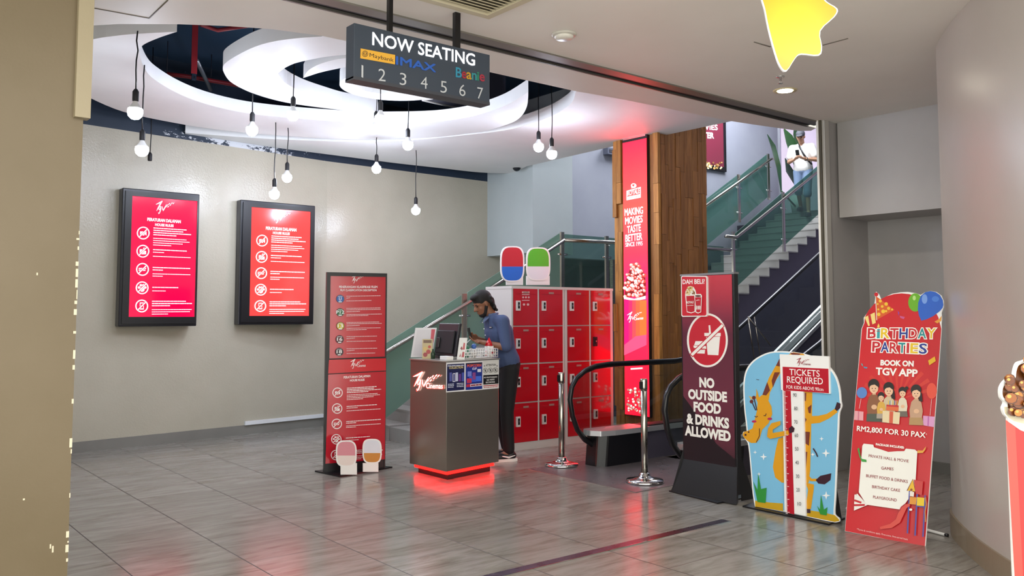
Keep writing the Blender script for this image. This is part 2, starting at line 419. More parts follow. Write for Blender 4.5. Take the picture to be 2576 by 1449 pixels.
MB().box((.82, 4.9, 0), (1.02, 10.2, 4.6), m_wall).build('wall_left_bounce', kind=ST)  # unseen lobby side wall, added for bounce and against light leaking in
# entrance pier beside the camera
w = MB(); w.box((-2.5, 4.62, 0), (1.0, 4.95, ZC), m_pil); w.build('wall_front', kind=ST)
mt = wallmat('painted_trim', '94886e', '9c9076', .45)
MB().box((.955, 4.585, 2.45), (1.025, 4.66, ZC), mt).build('trim_1', kind=ST)
# chipped paint along the pier's arris and on its face
ch = MB(); R = random.Random(3)
z = .04
while z < 1.9:
    h = R.uniform(.006, .045); g = R.choice((.012, .02, .05, .12)) * R.uniform(.6, 1.6)
    ch.box((1.0 - R.uniform(.002, .012), 4.6185, z), (1.0015, 4.63, z + h), mat('d8cdb4', .7)); z += h + g
for x, z, a, b in ((.52, 1.78, .012, .010), (.47, 1.46, .020, .007), (.80, .62, .008, .008), (.93, .36, .007, .03), (.92, .38, .006, .02), (.82, 1.67, .006, .012), (.6, .78, .004, .004), (.66, .45, .004, .004)):
    ch.box((x, 4.6185, z), (x + a, 4.63, z + b), mat('d8cdb4', .7))
ch.build('wall_front_paint_chips', kind=ST)
# niche wall beyond the shutter jamb, and the round wall
w = MB(); w.box((7.62, 4.55, 0), (8.5, 4.607, ZC), m_niche); w.box((8.33, 2.6, 0), (8.52, 4.58, 2.45), m_niche); w.build('wall_right', kind=ST)
z1 = aX(2110, 548, 7.77).z
MB().box((7.77, 2.6, z1), (8.6, 4.53, ZC), m_niche).build('wall_right_bulkhead', kind=ST)
MB().box((8.31, 3.0, 0), (8.332, 4.53, .10), m_skirt).box((7.86, 4.51, 0), (8.33, 4.532, .10), m_skirt).build('baseboard_right', kind=ST)
pts = [(8.6, 2.3), (8.0, 2.75), (7.4, 2.93), (6.9, 2.97), (6.55, 2.935), (6.3, 2.855), (6.07, 2.77), (5.66, 2.49), (5.30, 2.19), (4.95, 1.85), (4.62, 1.47), (4.35, 1.08), (4.15, .65), (4.02, .2), (3.98, -.4), (4.3, -1.2), (8.6, -1.2)]
def smooth_loop(p, n=4):
    o = []; m = len(p)
    for i in range(m - 3):
        a, b, c, d = (V(p[i + j]).to_3d() for j in range(4))
        for k in range(n):
            t = k / n; o.append(.5 * ((2 * b) + (c - a) * t + (2 * a - 5 * b + 4 * c - d) * t * t + (3 * b - a - 3 * c + d) * t ** 3))
    return o
cv = smooth_loop(pts[:-1]); lp = [V((8.6, 2.2, 0))] + cv + [V((4.4, -1.3, 0)), V((8.6, -1.3, 0))]
o = MB().prism(lp, (0, 0, ZC), m_col).build('wall_column', kind=ST)
for f in o.data.polygons: f.use_smooth = len(f.vertices) == 4
b = MB(); out = []
for i, p in enumerate(cv):
    t = (cv[min(i + 1, len(cv) - 1)] - cv[max(i - 1, 0)]).normalized(); out.append(p + V((t.y, -t.x, 0)) * .014 * (1 if V((t.y, -t.x, 0)).dot(V((-.6, .8, 0))) > 0 else -1))
for i in range(len(cv) - 1):
    b.obox(cv[i], cv[i + 1] - cv[i], out[i] - cv[i], (0, 0, .145), m_skirt2)
b.build('baseboard_column', kind=ST)
# ------------------------------------------------------------------ shutter track, jamb, floor strip
MB().box((.9, 4.60, ZC - .012), (7.66, 4.70, ZC + .02), mat('8a857d', .4, .6)).box((.9, 4.70, ZC - .012), (7.66, 4.715, ZC + .01), mat('26262a', .5)).box((.9, 4.715, ZC + .004), (7.66, 4.775, ZC + .03), m_blkm).box((.9, 4.775, ZC - .012), (7.66, 4.792, ZC + .02), mat('6e6a64', .4, .6)).build('trim_2', kind=ST)
MB().box((7.52, 4.585, 0), (7.54, 4.607, ZC), mat('dedbd2', .4)).box((7.53, 4.565, 0), (7.56, 4.60, ZC), mat('4c4636', .5)).box((7.55, 4.535, 0), (7.625, 4.607, ZC), mat('b9b6b0', .4)).build('trim_3', kind=ST)
MB().box((1.0, 3.945, -.01), (5.2, 4.02, .004), steel_mat('floor_strip_metal', '6f6270', .28)).box((1.0, 3.938, -.01), (5.2, 3.945, .006), m_chrome).build('trim_4', kind=ST)
# ------------------------------------------------------------------ ceilings
MB().box((-4, -1.2, ZC), (9, 4.60, ZC + .1), m_ceil).build('ceiling', kind=ST)
s = [aZ(x, y, ZC) for x, y in ((200, 66), (300, 60.5), (450, 61), (560, 65), (681, 73), (809, 90), (1234, 182), (1446, 229), (1572, 251), (1828, 303), (1900, 314), (1965, 323), (2010, 329.5), (2040, 329))]
sof = [V((.9, 4.79, ZC)), V((.9, 6.4, ZC))] + s + [V((7.82, 4.79, ZC))]
MB().prism(sof, (0, 0, .6), m_ceil).build('ceiling_soffit_panel', kind=ST)
# access hatch outline in the soffit and two slots in the hall ceiling
h = MB()
for a, b in (((215, 16), (375, 45.5)), ((375, 45.5), (422, 0))):
    p, q = aZ(*a, ZC), aZ(*b, ZC); h.tube([p, q], .005, mat('6b655c', .8), 4)
for a, b in (((1897, 105), (1938, 117)), ((2070, 113), (2133, 96))):
    p, q = aZ(*a, ZC), aZ(*b, ZC); h.tube([p, q], .006, mat('6b655c', .8), 4)
h.build('ceiling_hatch_line', kind=ST)
def refine(p, n=5):
    """round off the gentle bends of a traced outline, keep its sharp corners"""
    p = [V(q) for q in p]; m_ = len(p); o = []
    def bend(i):
        if i in (0, m_ - 1): return 180
        a, b = p[i] - p[i - 1], p[i + 1] - p[i]; return math.degrees(abs(a.angle_signed(b, 0)))
    T_ = [V((0, 0)) if bend(i) > 55 else (p[i + 1] - p[i - 1]) * .5 for i in range(m_)]
    for i in range(m_ - 1):
        L = (p[i + 1] - p[i]).length; t0, t1 = (t.normalized() * min(t.length, L) if t.length else t for t in (T_[i], T_[i + 1]))
        for k in range(n):
            s_ = k / n; o.append(p[i] * (2 * s_ ** 3 - 3 * s_ ** 2 + 1) + t0 * (s_ ** 3 - 2 * s_ ** 2 + s_) + p[i + 1] * (-2 * s_ ** 3 + 3 * s_ ** 2) + t1 * (s_ ** 3 - s_ ** 2))
    return [tuple(q) for q in o] + [tuple(p[-1])]
def slab(px, name, t=.13, z=ZL, extra_front=(), extra_back=(), m=None):
    px = refine(px)
    p = [V(a) for a in extra_front] + [aZ(x, y, z) for x, y in px] + [V(a) for a in extra_back]
    return MB().prism(p, (0, 0, t), m or m_white).build(name, kind=ST)
# the plate that runs to the stairs: spiral rim, then the edge along the back wall, then the stairwell edge
slab([(1447, 234), (1443, 250), (1430, 266), (1385, 293), (1290, 324), (1160, 341), (1000, 355), (860, 356), (690, 350), (580, 343), (466, 334), (466, 337), (590, 356), (690, 371), (860, 393), (1000, 411), (1100, 422), (1210, 434), (1290, 436)], 'ceiling_plate', .13, ZL,
     [(5.0, 5.0, ZL)], [(8.02, 9.6, ZL), (7.92, 7.6, ZL), (7.92, 5.0, ZL)])
# the comma-shaped ring, its tail on the stair side
slab([(120, 150), (215, 104), (300, 89), (380, 83), (445, 80), (400, 95), (362, 112), (351, 127), (358, 160), (380, 193), (440, 231), (510, 259), (600, 281), (700, 294), (860, 306), (960, 309), (1094, 306), (1190, 292), (1270, 266), (1329, 231), (1326, 266), (1311, 293), (1287, 309), (1227, 328), (1170, 336), (1094, 345), (960, 350), (860, 350), (690, 340), (580, 330), (466, 314), (310, 281), (205, 236), (120, 190)], 'ceiling_ring', .13)
slab([(809, 92), (750, 96), (690, 104), (640, 118), (590, 143), (563, 163), (562, 180), (580, 206), (634, 234), (720, 258), (860, 277), (950, 283), (950, 280), (860, 262), (830, 254), (760, 231), (715, 207), (699, 185), (715, 172), (740, 160), (772, 152), (820, 143), (870, 138), (960, 138)], 'ceiling_ring', .13, ZL, [(4.3, 4.95, ZL), (2.9, 4.95, ZL)], [aZ(1100, 150, ZL)])
slab([(763, 196), (775, 178), (800, 163), (835, 152), (880, 145), (960, 143), (1020, 152), (1010, 172), (960, 166), (880, 168), (834, 176), (800, 184)], 'ceiling_ring', .13)
cx, cy, rr = 4.23, 7.02, .52
n = 48; outer = [V((cx + rr * math.cos(2 * math.pi * i / n), cy + rr * math.sin(2 * math.pi * i / n), ZL)) for i in range(n)]
inner = [V((cx - .07 + .34 * math.cos(2 * math.pi * i / n), cy - .03 + .34 * math.sin(2 * math.pi * i / n), ZL)) for i in range(n)]
d = MB()
for i in range(n):
    j = (i + 1) % n; u_ = V((0, 0, .13))
    d.add([outer[i], outer[j], inner[j], inner[i]], [(0, 3, 2, 1)], m_white)
    d.add([outer[i], outer[j], outer[j] + u_, outer[i] + u_], [(0, 1, 2, 3)], m_white)
    d.add([inner[i], inner[j], inner[j] + u_, inner[i] + u_], [(0, 3, 2, 1)], m_white)
d.add([p + V((0, 0, .13)) for p in inner], [tuple(range(n))[::-1]], m_white); d.build('ceiling_ring', kind=ST)
# black void above the rings, its blue tint stands in for bulb bloom
MB().box((.9, 4.95, 4.52), (8.0, 10.9, 4.6), m_void).build('ceiling_void', kind=ST)
MB().box((.9, 5.0, 3.96), (8.0, 5.08, 4.5), m_void).build('ceiling_void', kind=ST); MB().box((7.94, 5.0, 3.86), (8.02, 10.9, 4.52), m_void).build('ceiling_void', kind=ST)
# duct grille, pipes and straps in the void
t = thing('duct_grille', aZ(1160, 255, 3.9), 'black square duct with a pale flange in the dark ceiling gap behind the hanging sign', 'duct')
q = [aZ(x, y, 3.86) for x, y in ((1063, 251), (1180, 277), (1272, 258), (1150, 236))]
MB().prism(q, (0, 0, .64), m_dark).build('duct_body', t)
e = MB(); e.tube([q[3], q[0], q[1]], .016, mat('c9c6c0', .5), 4); e.build('flange', t)
def pipe(px, z, r, m, label, name, cat):
    t = thing(name, aZ(*px[0], z), label, cat); ps_ = [aZ(x, y, z) for x, y in px]; MB().tube(ps_, r, m, 8).build('tube', t)
    for p in (ps_[0], ps_[-1]): MB().tube([p, V((p.x, p.y, 4.53))], .006, m_dark, 5).build('hanger', t)
mr = mat('8a1a22', .45)
pipe([(505, 62), (548, 76), (640, 62)], 4.2, .02, mr, 'red sprinkler pipe bend at the top edge of the ceiling gap', 'sprinkler_pipe', 'pipe')
pipe([(420, 186), (470, 192), (640, 222), (700, 230)], 4.15, .025, mr, 'dull red pipe low in the dark crescent of the ceiling', 'sprinkler_pipe', 'pipe')
t = thing('hanging_strap', aZ(488, 122, 4.49), 'red strap with a metal buckle hanging in the dark ceiling gap', 'strap')
p = aZ(488, 186, 3.95); MB().box((p.x - .03, p.y - .004, p.z), (p.x + .03, p.y + .004, 4.5), mr).build('webbing', t)
MB().box((p.x - .022, p.y - .008, p.z - .07), (p.x + .022, p.y + .008, p.z), m_chrome).box((p.x - .008, p.y - .01, p.z - .05), (p.x + .008, p.y + .01, p.z - .02), m_blk).build('buckle', t)
pipe([(495, 152), (530, 226)], 4.1, .022, mat('8c9296', .4, .6), 'grey metal conduit slanting beside the red ceiling strap', 'conduit', 'conduit')
# ------------------------------------------------------------------ stairwell beyond
YW = 10.78
MB().box((8.21, YW, 2.45), (16.2, YW + .2, 7), m_stairwall).build('wall_stairwell', kind=ST)
MB().box((9.0, 12.3, 0), (17.5, 12.5, 2.6), m_dark).box((8.21, YW + .2, 2.45), (16.2, 12.4, 2.6), m_dark).build('wall_under_stairwell', kind=ST)  # dark colour stands in for the shade of the void under the upper floor
MB().box((17.3, 4.6, 0), (17.5, 12.5, 7), mat('b7aac4', .7)).build('wall_stair_end', kind=ST)
MB().box((7.9, 4.6, 6.9), (17.5, 12.5, 7.0), m_white).build('ceiling_stairwell', kind=ST)
MB().box((8.4, 4.57, 0), (17.5, 4.75, 7), m_stairwall).box((7.75, 4.75, 3.97), (8.02, 9.6, 7), m_white).build('wall_escalator_side', kind=ST)
zb = aX(1340, 635, 8.2).z
MB().box((8.2, 9.675, zb), (9.0, YW + .1, 4.6), wallmat('bulkhead_paint', 'b3bcbd', 'bcc4c4', .5, .06)).build('wall_bulkhead', kind=ST)
MB().box((14.6, 10.5, 2.9), (17.3, YW + .02, 3.3), m_dark).build('floor_upper', kind=ST)
# ------------------------------------------------------------------ stairs and their glass railings
def flight(x0, z0, n, tr, rs, ya, yb, floor, s, xend=None):
    prof = [(x0, z0)]
    for i in range(n):
        prof += [(x0 + tr * i, z0 + rs * (i + 1)), (x0 + tr * (i + 1), z0 + rs * (i + 1))]
    if xend: prof[-1] = (xend, prof[-1][1])
    s.prism([V((x, ya + .03, z)) for x, z in prof] + [V((prof[-1][0], ya + .03, floor)), V((x0, ya + .03, floor))], (0, yb - ya - .03, 0), m_under)
    t = MB()
    for i in range(n):
        a = x0 + tr * i; z = z0 + rs * (i + 1); e = (xend if xend and i == n - 1 else a + tr)
        t.box((a - .012, ya, z - rs), (a, yb, z), m_tread).box((a - .02, ya, z), (e, yb, z + .02), m_tread)
    return prof, t
stair = thing('staircase', (5.4, 9.7, 0), 'wide grey-tiled staircase rising behind the counter and red lockers', 'staircase')
st_ = MB(); RS, TR = .1525, .3
pf, t1 = flight(5.4, 0, 10, TR, RS, 9.0, 10.6, 0, st_, 11.9)
ZLAND = RS * 10
pf2, t2 = flight(11.9, ZLAND, 13, TR, .156, 9.0, 10.5, 0, st_, 17.28)
# the two lowest steps run on towards the hall
for i in range(2):
    st_.box((5.4 + .3 * i, 7.95 + .3 * i, RS * i), (6.3, 9.03, RS * (i + 1)), m_tread)
st_.build('stair_body', stair); t1.build('step_tiles', stair); t2.build('step_tiles', stair)
RY = 9.0
def post(p, x, z0, z1, y, r=.03, parent=None):
    m = MB(); m.box((x - r, y - .018, z0), (x + r, y + .018, z1), m_steel); return m.build('post', parent)
def railing(name, label, y, posts, panes, rail, yr=-.07):
    t = thing(name, (posts[0][0], y, posts[0][1]), label, 'railing', None)
    for x, z0, z1 in posts: post(None, x, z0, z1, y, .028, t)
    for (xa, a0, a1, xb, b0, b1) in panes:
        g = MB(); g.prism([V((xa, y - .006, a0)), V((xb, y - .006, b0)), V((xb, y - .006, b1)), V((xa, y - .006, a1))], (0, .012, 0), m_gl if y < 9.5 and xa < 7.6 else (m_gl3 if xa < 11 else m_gl2)); g.build('glass_panel', t)
    MB().tube([V((x, y + yr, z)) for x, z in rail], .028, m_steel, 12).build('handrail', t)
    for x, z0, z1 in posts:
        for k in (.2, .72):
            z = z0 + (z1 - z0) * k; MB().tube([(x - .09, y + .0, z), (x + .09, y, z)], .016, m_chrome, 8).build('glass_clamp', t)
        MB().tube([(x, y, z1 - .14), (x, y + yr, z1 - .14)], .010, m_chrome, 6).build('rail_bracket', t)
    return t
def W9(x, y): p = aY(x, y, RY); return (p.x, p.z)
xs = [W9(972, 880), W9(1165, 765), W9(1410, 605), W9(1540, 607)]
gA, gP, gT = W9(972, 828), W9(1165, 741), W9(1412, 585)
sl = (gT[1] - gP[1]) / (gT[0] - gP[0]); xst = 4.95
f = lambda x: gP[1] + sl * (x - gP[0]); fb = lambda x: max(.02, .36 + sl * (x - 5.36))
xP, xT = W9(1168, 800)[0], W9(1414, 640)[0]
railing('stair_railing', 'green glass stair railing with steel handrail behind the counter', RY,
        [(xP, fb(xP) - .2, f(xP)), (xT, ZLAND, f(xT))],
        [(xst, .02, f(xst), xP - .05, fb(xP), f(xP) - .02), (xP + .05, fb(xP) + .05, f(xP) + .02, xT - .05, fb(xT), f(xT) - .02)],
        [(xst - .1, xs[0][1] + (xst - .1 - xs[0][0]) * .5), xs[0], xs[1], xs[2]])
xQ = W9(1526, 640)[0]
railing('stair_railing', 'level glass railing with round rail on the stair landing above the lockers', RY,
        [(xQ, ZLAND, gT[1])],
        [(xT + .05, ZLAND + .08, gT[1] - .02, xQ - .05, ZLAND + .08, gT[1] - .02), (xQ + .05, ZLAND + .08, gT[1] - .02, 11.8, ZLAND + .08, gT[1] - .02)],
        [xs[2], (xQ, xs[2][1] + .02), (11.9, xs[2][1] + .04)])
# short brushed bollard behind the lockers
p0 = W9(1505, 715); MB().box((p0[0] - .055, RY - .35, ZLAND), (p0[0] + .055, RY - .29, 2.27), m_steel).build('landing_bollard', stair)
r2 = [W9(1850, 590), W9(1975, 490), W9(2060, 425)]
s2 = (r2[1][1] - r2[0][1]) / (r2[1][0] - r2[0][0]); g2 = lambda x: r2[0][1] + s2 * (x - r2[0][0])
x1, x2, x3 = W9(1845, 640)[0], W9(1971, 560)[0], 15.6
railing('stair_railing', 'green glass railing with bright rail on the upper flight beside the wood pillar', RY,
        [(x1, g2(x1) - 1.0, g2(x1) + .08), (x2, g2(x2) - 1.0, g2(x2) + .08), (x3, g2(x3) - 1, g2(x3) + .08)],
        [(x1 + .05, g2(x1) - .86, g2(x1) + .05, x2 - .05, g2(x2) - .86, g2(x2) + .05), (x2 + .05, g2(x2) - .86, g2(x2) + .05, x3 - .05, g2(x3) - .86, g2(x3) + .05)],
        [(x1 - .3, g2(x1) - .02), (x1, g2(x1) - .02), (x2, g2(x2) - .02), (x3 + .3, g2(x3 + .3) - .02)])
Y3 = 10.4
def W10(x, y): p = aY(x, y, Y3); return (p.x, p.z)
r3 = [W10(1790, 500), W10(1931, 400)]; s3 = (r3[1][1] - r3[0][1]) / (r3[1][0] - r3[0][0]); g3 = lambda x: r3[0][1] + s3 * (x - r3[0][0])
xa, xb, xc = W10(1745, 520)[0], W10(1858, 450)[0], W10(1932, 400)[0]
railing('stair_railing', 'glass railing with steel rail along the grey wall under the dark red poster', Y3,
        [(xa, g3(xa) - .85, g3(xa) + .1), (xb, g3(xb) - .85, g3(xb) + .1), (xc, g3(xc) - .85, g3(xc) + .1)],
        [(xa + .05, g3(xa) - .8, g3(xa) + .08, xb - .05, g3(xb) - .8, g3(xb) + .08), (xb + .05, g3(xb) - .8, g3(xb) + .08, xc - .05, g3(xc) - .8, g3(xc) + .08)],
        [(xa - .3, g3(xa - .3) - .02), (xc, g3(xc) - .02), (xc + .22, g3(xc) + .02)])
# glass screen edge at the stair head
p = aY(1960, 330, 10.4); MB().box((p.x, 10.38, 3.58), (p.x + .03, 10.44, 6.9), m_chrome).build('glass_screen_edge', None, 'thin bright steel edge of a glass screen beside the plant on the stairs', 'screen edge')
# ------------------------------------------------------------------ escalator
YA, YB = 5.05, 6.25
esc = thing('escalator', (6.1, 5.65, 0), 'escalator with black handrails and steel decks beside the wooden pillar', 'escalator')
MB().box((5.42, 5.07, -.01), (7.0, 6.48, .005), m_plate).build('floor_plate', kind=ST)
base = [W for W in ()]
tr = [aY(x, y, YB) for x, y in ((1512, 1124), (1490, 1117), (1470, 1104), (1452, 1080), (1440, 1045), (1434, 1005), (1438, 975), (1449, 953), (1470, 934), (1497, 922), (1530, 916.5))]
zr = tr[-1].z; path = tr + [V((7.3, YB, zr)), V((7.8, YB, zr + .04)), V((8.2, YB, zr + .2)), V((13.5, YB, zr + .2 + 5.3 * .545))]
def esc_side(y):
    dy = y - YB; pp = [p + V((0, dy, 0)) for p in path]
    MB().tube(pp, .042, m_blk, 12, .026).build('handrail', esc)
    g = MB(); low = [V((6.25, y, .36)), V((7.9, y, .36)), V((8.3, y, .5)), V((13.5, y, .5 + 5.2 * .545))]
    top = [p for p in pp if p.x > 5.73]
    g.prism([V((p.x, y - .005, p.z)) for p in low] + [V((p.x, y - .005, p.z - .03)) for p in pp[:1:-1]] , (0, .01, 0), m_glc); g.build('glass_balustrade', esc)
    d = MB()
    for a, b in zip(low[:-1], low[1:]):
        d.obox(V((a.x, y - .12, a.z - .075)), b - a, (0, .24, 0), (0, 0, .05), m_deck)
        d.obox(V((a.x, y - .09, a.z - .025)), b - a, (0, .16, 0), (0, 0, .012), m_blkm)
    d.build('steel_deck', esc)
    k = MB(); k.prism([V((6.6, y - .09, 0)), V((7.9, y - .09, 0)), V((13.5, y - .09, 2.7)), V((13.5, y - .09, 3.27)), V((8.3, y - .09, .44)), V((7.9, y - .09, .3)), V((6.6, y - .09, .3))], (0, .18, 0), m_under); k.build('skirt_panel', esc)
    n = MB(); c = V((6.05, y, 0))
    prof = [(.0, .0), (.06, .02)]
    n.prism([V((6.02, y - .10, 0)), V((6.10, y - .17, 0)), V((6.64, y - .17, 0)), V((6.64, y + .12, 0)), V((6.1, y + .12, 0)), V((6.02, y + .06, 0))], (.03, 0, .30), m_blk)
    n.build('newel_base', esc, bevel=.02)
    q = MB(); q.prism([V((5.98, y - .05, .30)), V((6.04, y - .15, .30)), V((6.2, y - .19, .30)), V((6.7, y - .19, .30)), V((6.7, y + .1, .30)), V((6.05, y + .1, .30)), V((5.99, y + .05, .30))], (0, 0, .05), m_deck); q.build('newel_cap', esc, bevel=.01)
esc_side(YB); esc_side(YA)
sp = MB()
for i in range(17):
    x = 7.0 + .4 * i; z = max(0, (i - 2)) * .21; sp.box((x, YA + .12, z - .3), (x + .4, YB - .12, z), m_plate)
sp.build('steps', esc)
# triangular steel guards under the handrail
gd = MB()
for y in (YB - .2,):
    a, b, c = aY(1882, 797, y), aY(1898, 905, y), aY(1938, 868, y)
    gd.tube([a, b], .009, m_steel, 6); gd.tube([a, c], .009, m_steel, 6); gd.tube([a + V((.12, 0, 0)), b + V((.12, 0, 0))], .007, m_steel, 6)
gd.build('guard_stay', esc)
# ------------------------------------------------------------------ wooden pillar and its display
XP, YP0, YP1 = 7.70, 6.81, 7.55
pil = MB(); R = random.Random(11)
pil.box((XP + .05, YP0 + .05, 0), (8.62, YP1 - .02, 5.2), m_wood_shade)
def planks(axis, a0, a1, skip=None):
    a = a0
    while a < a1 - .01:
        w = min(R.choice((.055, .08, .1)), a1 - a); z = R.uniform(-.5, 0)
        while z < 4.6:
            h = R.uniform(.25, .95); d = R.uniform(.02, .06 if axis == 'X' else .034); z0, z2 = max(z, 0), z + h - .003
            if z2 > .02 and not (skip and a + w > skip[0] and a < skip[1]):
                if axis == 'X': pil.box((XP + .06 - d, a + .001, z0), (XP + .06, a + w - .001, z2), m_wood)
                elif axis == 'Y': pil.box((a + .001, YP0 + .06 - d, z0), (a + w - .001, YP0 + .06, z2), m_wood_shade)
            z += h
        a += w
planks('X', YP0, YP1, (6.962, 7.37)); planks('Y', XP + .05, 8.66)
pil.build('pillar', kind=ST)
t = thing('led_display', (XP, 7.16, .29), 'tall narrow glowing red popcorn display set into the wooden pillar', 'display')
za, zb_ = .288, 3.60
MB().box((XP + .0, 6.966, za - .01), (XP + .045, 7.366, zb_ + .08), m_blkm).build('housing', t)
MB().box((XP - .012, 6.98, zb_ + .03), (XP + .03, 7.35, zb_ + .06), m_chrome).build('top_clip', t)
pl = Plane((XP - .004, 0, 0), (0, -1, 0)); P = Print(pl, .00016)
mg = NT('led_red', .4); spz = mg.n('ShaderNodeSeparateXYZ'); mg.l(mg.pos, spz.inputs[0])
cr = mg.ramp(mg.math('DIVIDE', spz.outputs[2], 3.7), [(0, 'e00618'), (.3, 'e80a20'), (.45, 'f00838'), (.6, 'ee0a1c'), (.75, 'ff1c0c'), (1, 'f0041e')])
mg.base('40040a') if False else None
mg.b.inputs['Base Color'].default_value = (.2, .01, .02, 1); mg.l(cr, mg.b.inputs['Emission Color']); mg.b.inputs['Emission Strength'].default_value = 4.4
P.pab([(-7.361, za), (-6.968, za), (-6.968, zb_), (-7.361, zb_)], mg.m)
ew = mat('fff0f0', .4, 0, 1.1); ep = mat('f6b8ac', .4, 0, .62); er = mat('e04a3c', .4, 0, .8); eo = mat('ff7a3a', .4, 0, .7); epk = mat('f01058', .4, 0, 1.5); eo2 = mat('ff4a50', .4, 0, .9); edk = mat('8a1a1c', .4, 0, .6)
# royal badge
P.poly([(1576, 480), (1612, 470), (1612, 497), (1576, 504)], ew); P.poly([(1577.5, 482), (1610.5, 472.5), (1610.5, 488), (1577.5, 495)], mg.m)
P.text('ROYALE', (1578.5, 492.5), (1609.5, 485.5), 11.5, ew, .02); P.text('POPCORN', (1580, 501.5), (1608, 495), 4.5, mg.m, .01)
P.disc(1594, 467, 7, ew, 6); P.disc(1594, 468, 5.5, mg.m, 4.5); P.poly([(1588, 474), (1590, 466), (1594, 470), (1597, 463), (1600, 471)], ew)
for i, (s_, l, r) in enumerate((('MAKING', 1571.5, 1617.5), ('MOVIES', 1573, 1616.5), ('TASTE', 1578, 1612), ('BETTER', 1573.5, 1615.5))):
    P.text(s_, (l, 543 + i * 21.8), (r, 537 + i * 21.8), 17, ew, .022)
P.text('SINCE 1995', (1573.5, 621), (1616.5, 617), 10, ew, .012)
R = random.Random(5)
P.poly([(1572, 748), (1572, 712), (1580, 688), (1590, 664), (1600, 661), (1612, 676), (1622, 690), (1625, 710), (1625, 746)], edk)
for i in range(90):
    yy = 664 + 84 * (i / 90) + R.uniform(-3, 3); hw = min(25, 4 + (yy - 658) * .55); x = 1598 + R.uniform(-1, 1) * hw; r = R.uniform(3.5, 6.5)
    P.disc(x, yy, r, er, r * .85, 9); P.disc(x - r * .12, yy - r * .12, r * .78, R.choice((ep, ep, ew, er)), r * .66, 8); P.disc(x - r * .25, yy - r * .3, r * .34, ew, None, 7)
P.poly([(1571, 746), (1597, 752), (1625.5, 744), (1625.5, 752), (1597, 757), (1571, 752)], ew)
yb_ = lambda x: 894 - (x - 1571) * .46
for x0, x1, c in ((1571.5, 1583, epk), (1583, 1592, mat('f8285a', .4, 0, 1.1)), (1592, 1601, eo2), (1601, 1611, mat('ff6440', .4, 0, .8)), (1611, 1628, eo)): P.poly([(x0, 755), (x1, 755), (x1, yb_(x1)), (x0, yb_(x0))], c)
P.poly([(1571.5, 868), (1600, 846), (1628, 842), (1628, yb_(1628)), (1571.5, 894)], mat('ff5078', .4, 0, .9))
P.logo(1579, 812, 41, ew, -.12)
P.line([(1588, 928), (1618, 926)], 4, ew)
for i in range(52):
    yy = R.uniform(978, 1038); x = R.uniform(1577, 1626); r = R.uniform(2.5, 5)
    P.disc(x, yy, r, er, None, 8); P.disc(x - .5, yy - .5, r * .72, R.choice((ep, ew)), None, 8)
P.build('screen_image', t)
# ------------------------------------------------------------------ poster in the stairwell, wall box, plant
t = thing('framed_poster', aY(1800, 372, YW - .02), 'dark red framed film poster high on the stairwell wall', 'poster')
pw = Plane((0, YW - .03, 0), (1, 0, 0)); A = pw.ab((1735, 318)); B = pw.ab((1826, 433)); Tz = pw.ab((1826, 305))[1]; Bz = B[1]
fr = MB(); xa, xb = A[0], B[0]
fr.box((xa, YW - .05, Bz), (xb, YW, Tz + .3), m_blk); fr.build('frame', t)
P = Print(Plane((0, YW - .052, 0), (1, 0, 0)), .0012)
P.pab([(xa + .06, Bz + .09), (xb - .09, Bz + .09), (xb - .09, Tz + .22), (xa + .06, Tz + .22)], '74283a')
P.text('MOVIES', (1745, 325), (1805, 327), 13, 'f4f0f0', .04); P.text('BETTER', (1745, 346), (1795, 348), 14, 'f4f0f0', .04)
R = random.Random(8)
for i in range(46): P.disc(R.uniform(1750, 1816), R.uniform(408, 424), R.uniform(2, 3.6), R.choice(('e3c58a', 'caa25e', 'f0dcae', '8f5f35')), None, 7)
P.build('poster_print', t)
p, q = aY(1522, 372, YW - .05), aY(1545, 392, YW - .05)
MB().box((p.x, YW - .12, q.z), (q.x + .3, YW, p.z), mat('5b5f70', .5)).box((p.x + .04, YW - .125, q.z + .03), (q.x + .3, YW - .119, p.z - .03), m_dark).build('wall_speaker', None, 'grey rectangular box on the far wall just beside the wooden pillar top', 'speaker')
def leaf(px, y, wid, m, bow=0.):
    pt = [aY(a, b, y) for a, b in px]; n = len(pt); vs = []; fs = []
    for i, p in enumerate(pt):
        k = i / (n - 1); w = wid * (math.sin(math.pi * min(1, k * .93 + .05)) ** .75); d = (pt[min(i + 1, n - 1)] - pt[max(i - 1, 0)]).normalized()
        sdir = d.cross(V((0, 1, 0))).normalized()
        vs += [p - sdir * w + V((0, -.10 * w, 0)), p + V((0, .18 * w, 0)), p + sdir * w + V((0, -.10 * w, 0))]
    for i in range(n - 1):
        a = 3 * i; fs += [(a, a + 1, a + 4, a + 3), (a + 1, a + 2, a + 5, a + 4)]
    m_ = MB(); m_.add(vs, fs, m, True); return m_
lf = wallmat('leaf_green', '2c5a2c', '3f7438', .4, .1); lf2 = wallmat('leaf_dark', '24442c', '315a3a', .4, .1)
t = thing('potted_plant', (15.95, 10.0, 3.57), 'tall leafy plant with broad green leaves behind the glass on the stairs', 'plant')
for px, wd, m in (([(2016, 470), (2010, 425), (2000, 390), (1984, 350), (1972, 325)], .19, lf), ([(2018, 470), (2022, 420), (2016, 380), (2002, 335), (1998, 318)], .17, lf), ([(2010, 480), (1998, 450), (1982, 425), (1975, 398)], .12, lf2), ([(1965, 480), (1958, 420), (1945, 370), (1930, 338)], .09, lf2), ([(2030, 470), (2034, 420), (2036, 380)], .15, lf2)):
    leaf(px, 10.0, wd, m).build('leaf', t)
sm = MB(); bse = V((aY(2012, 500, 10).x, 10, 3.60))
for px in ((2016, 470), (2018, 470), (2010, 480), (1965, 480)): sm.tube([bse, aY(*px, 10.0)], .02, lf2, 6)
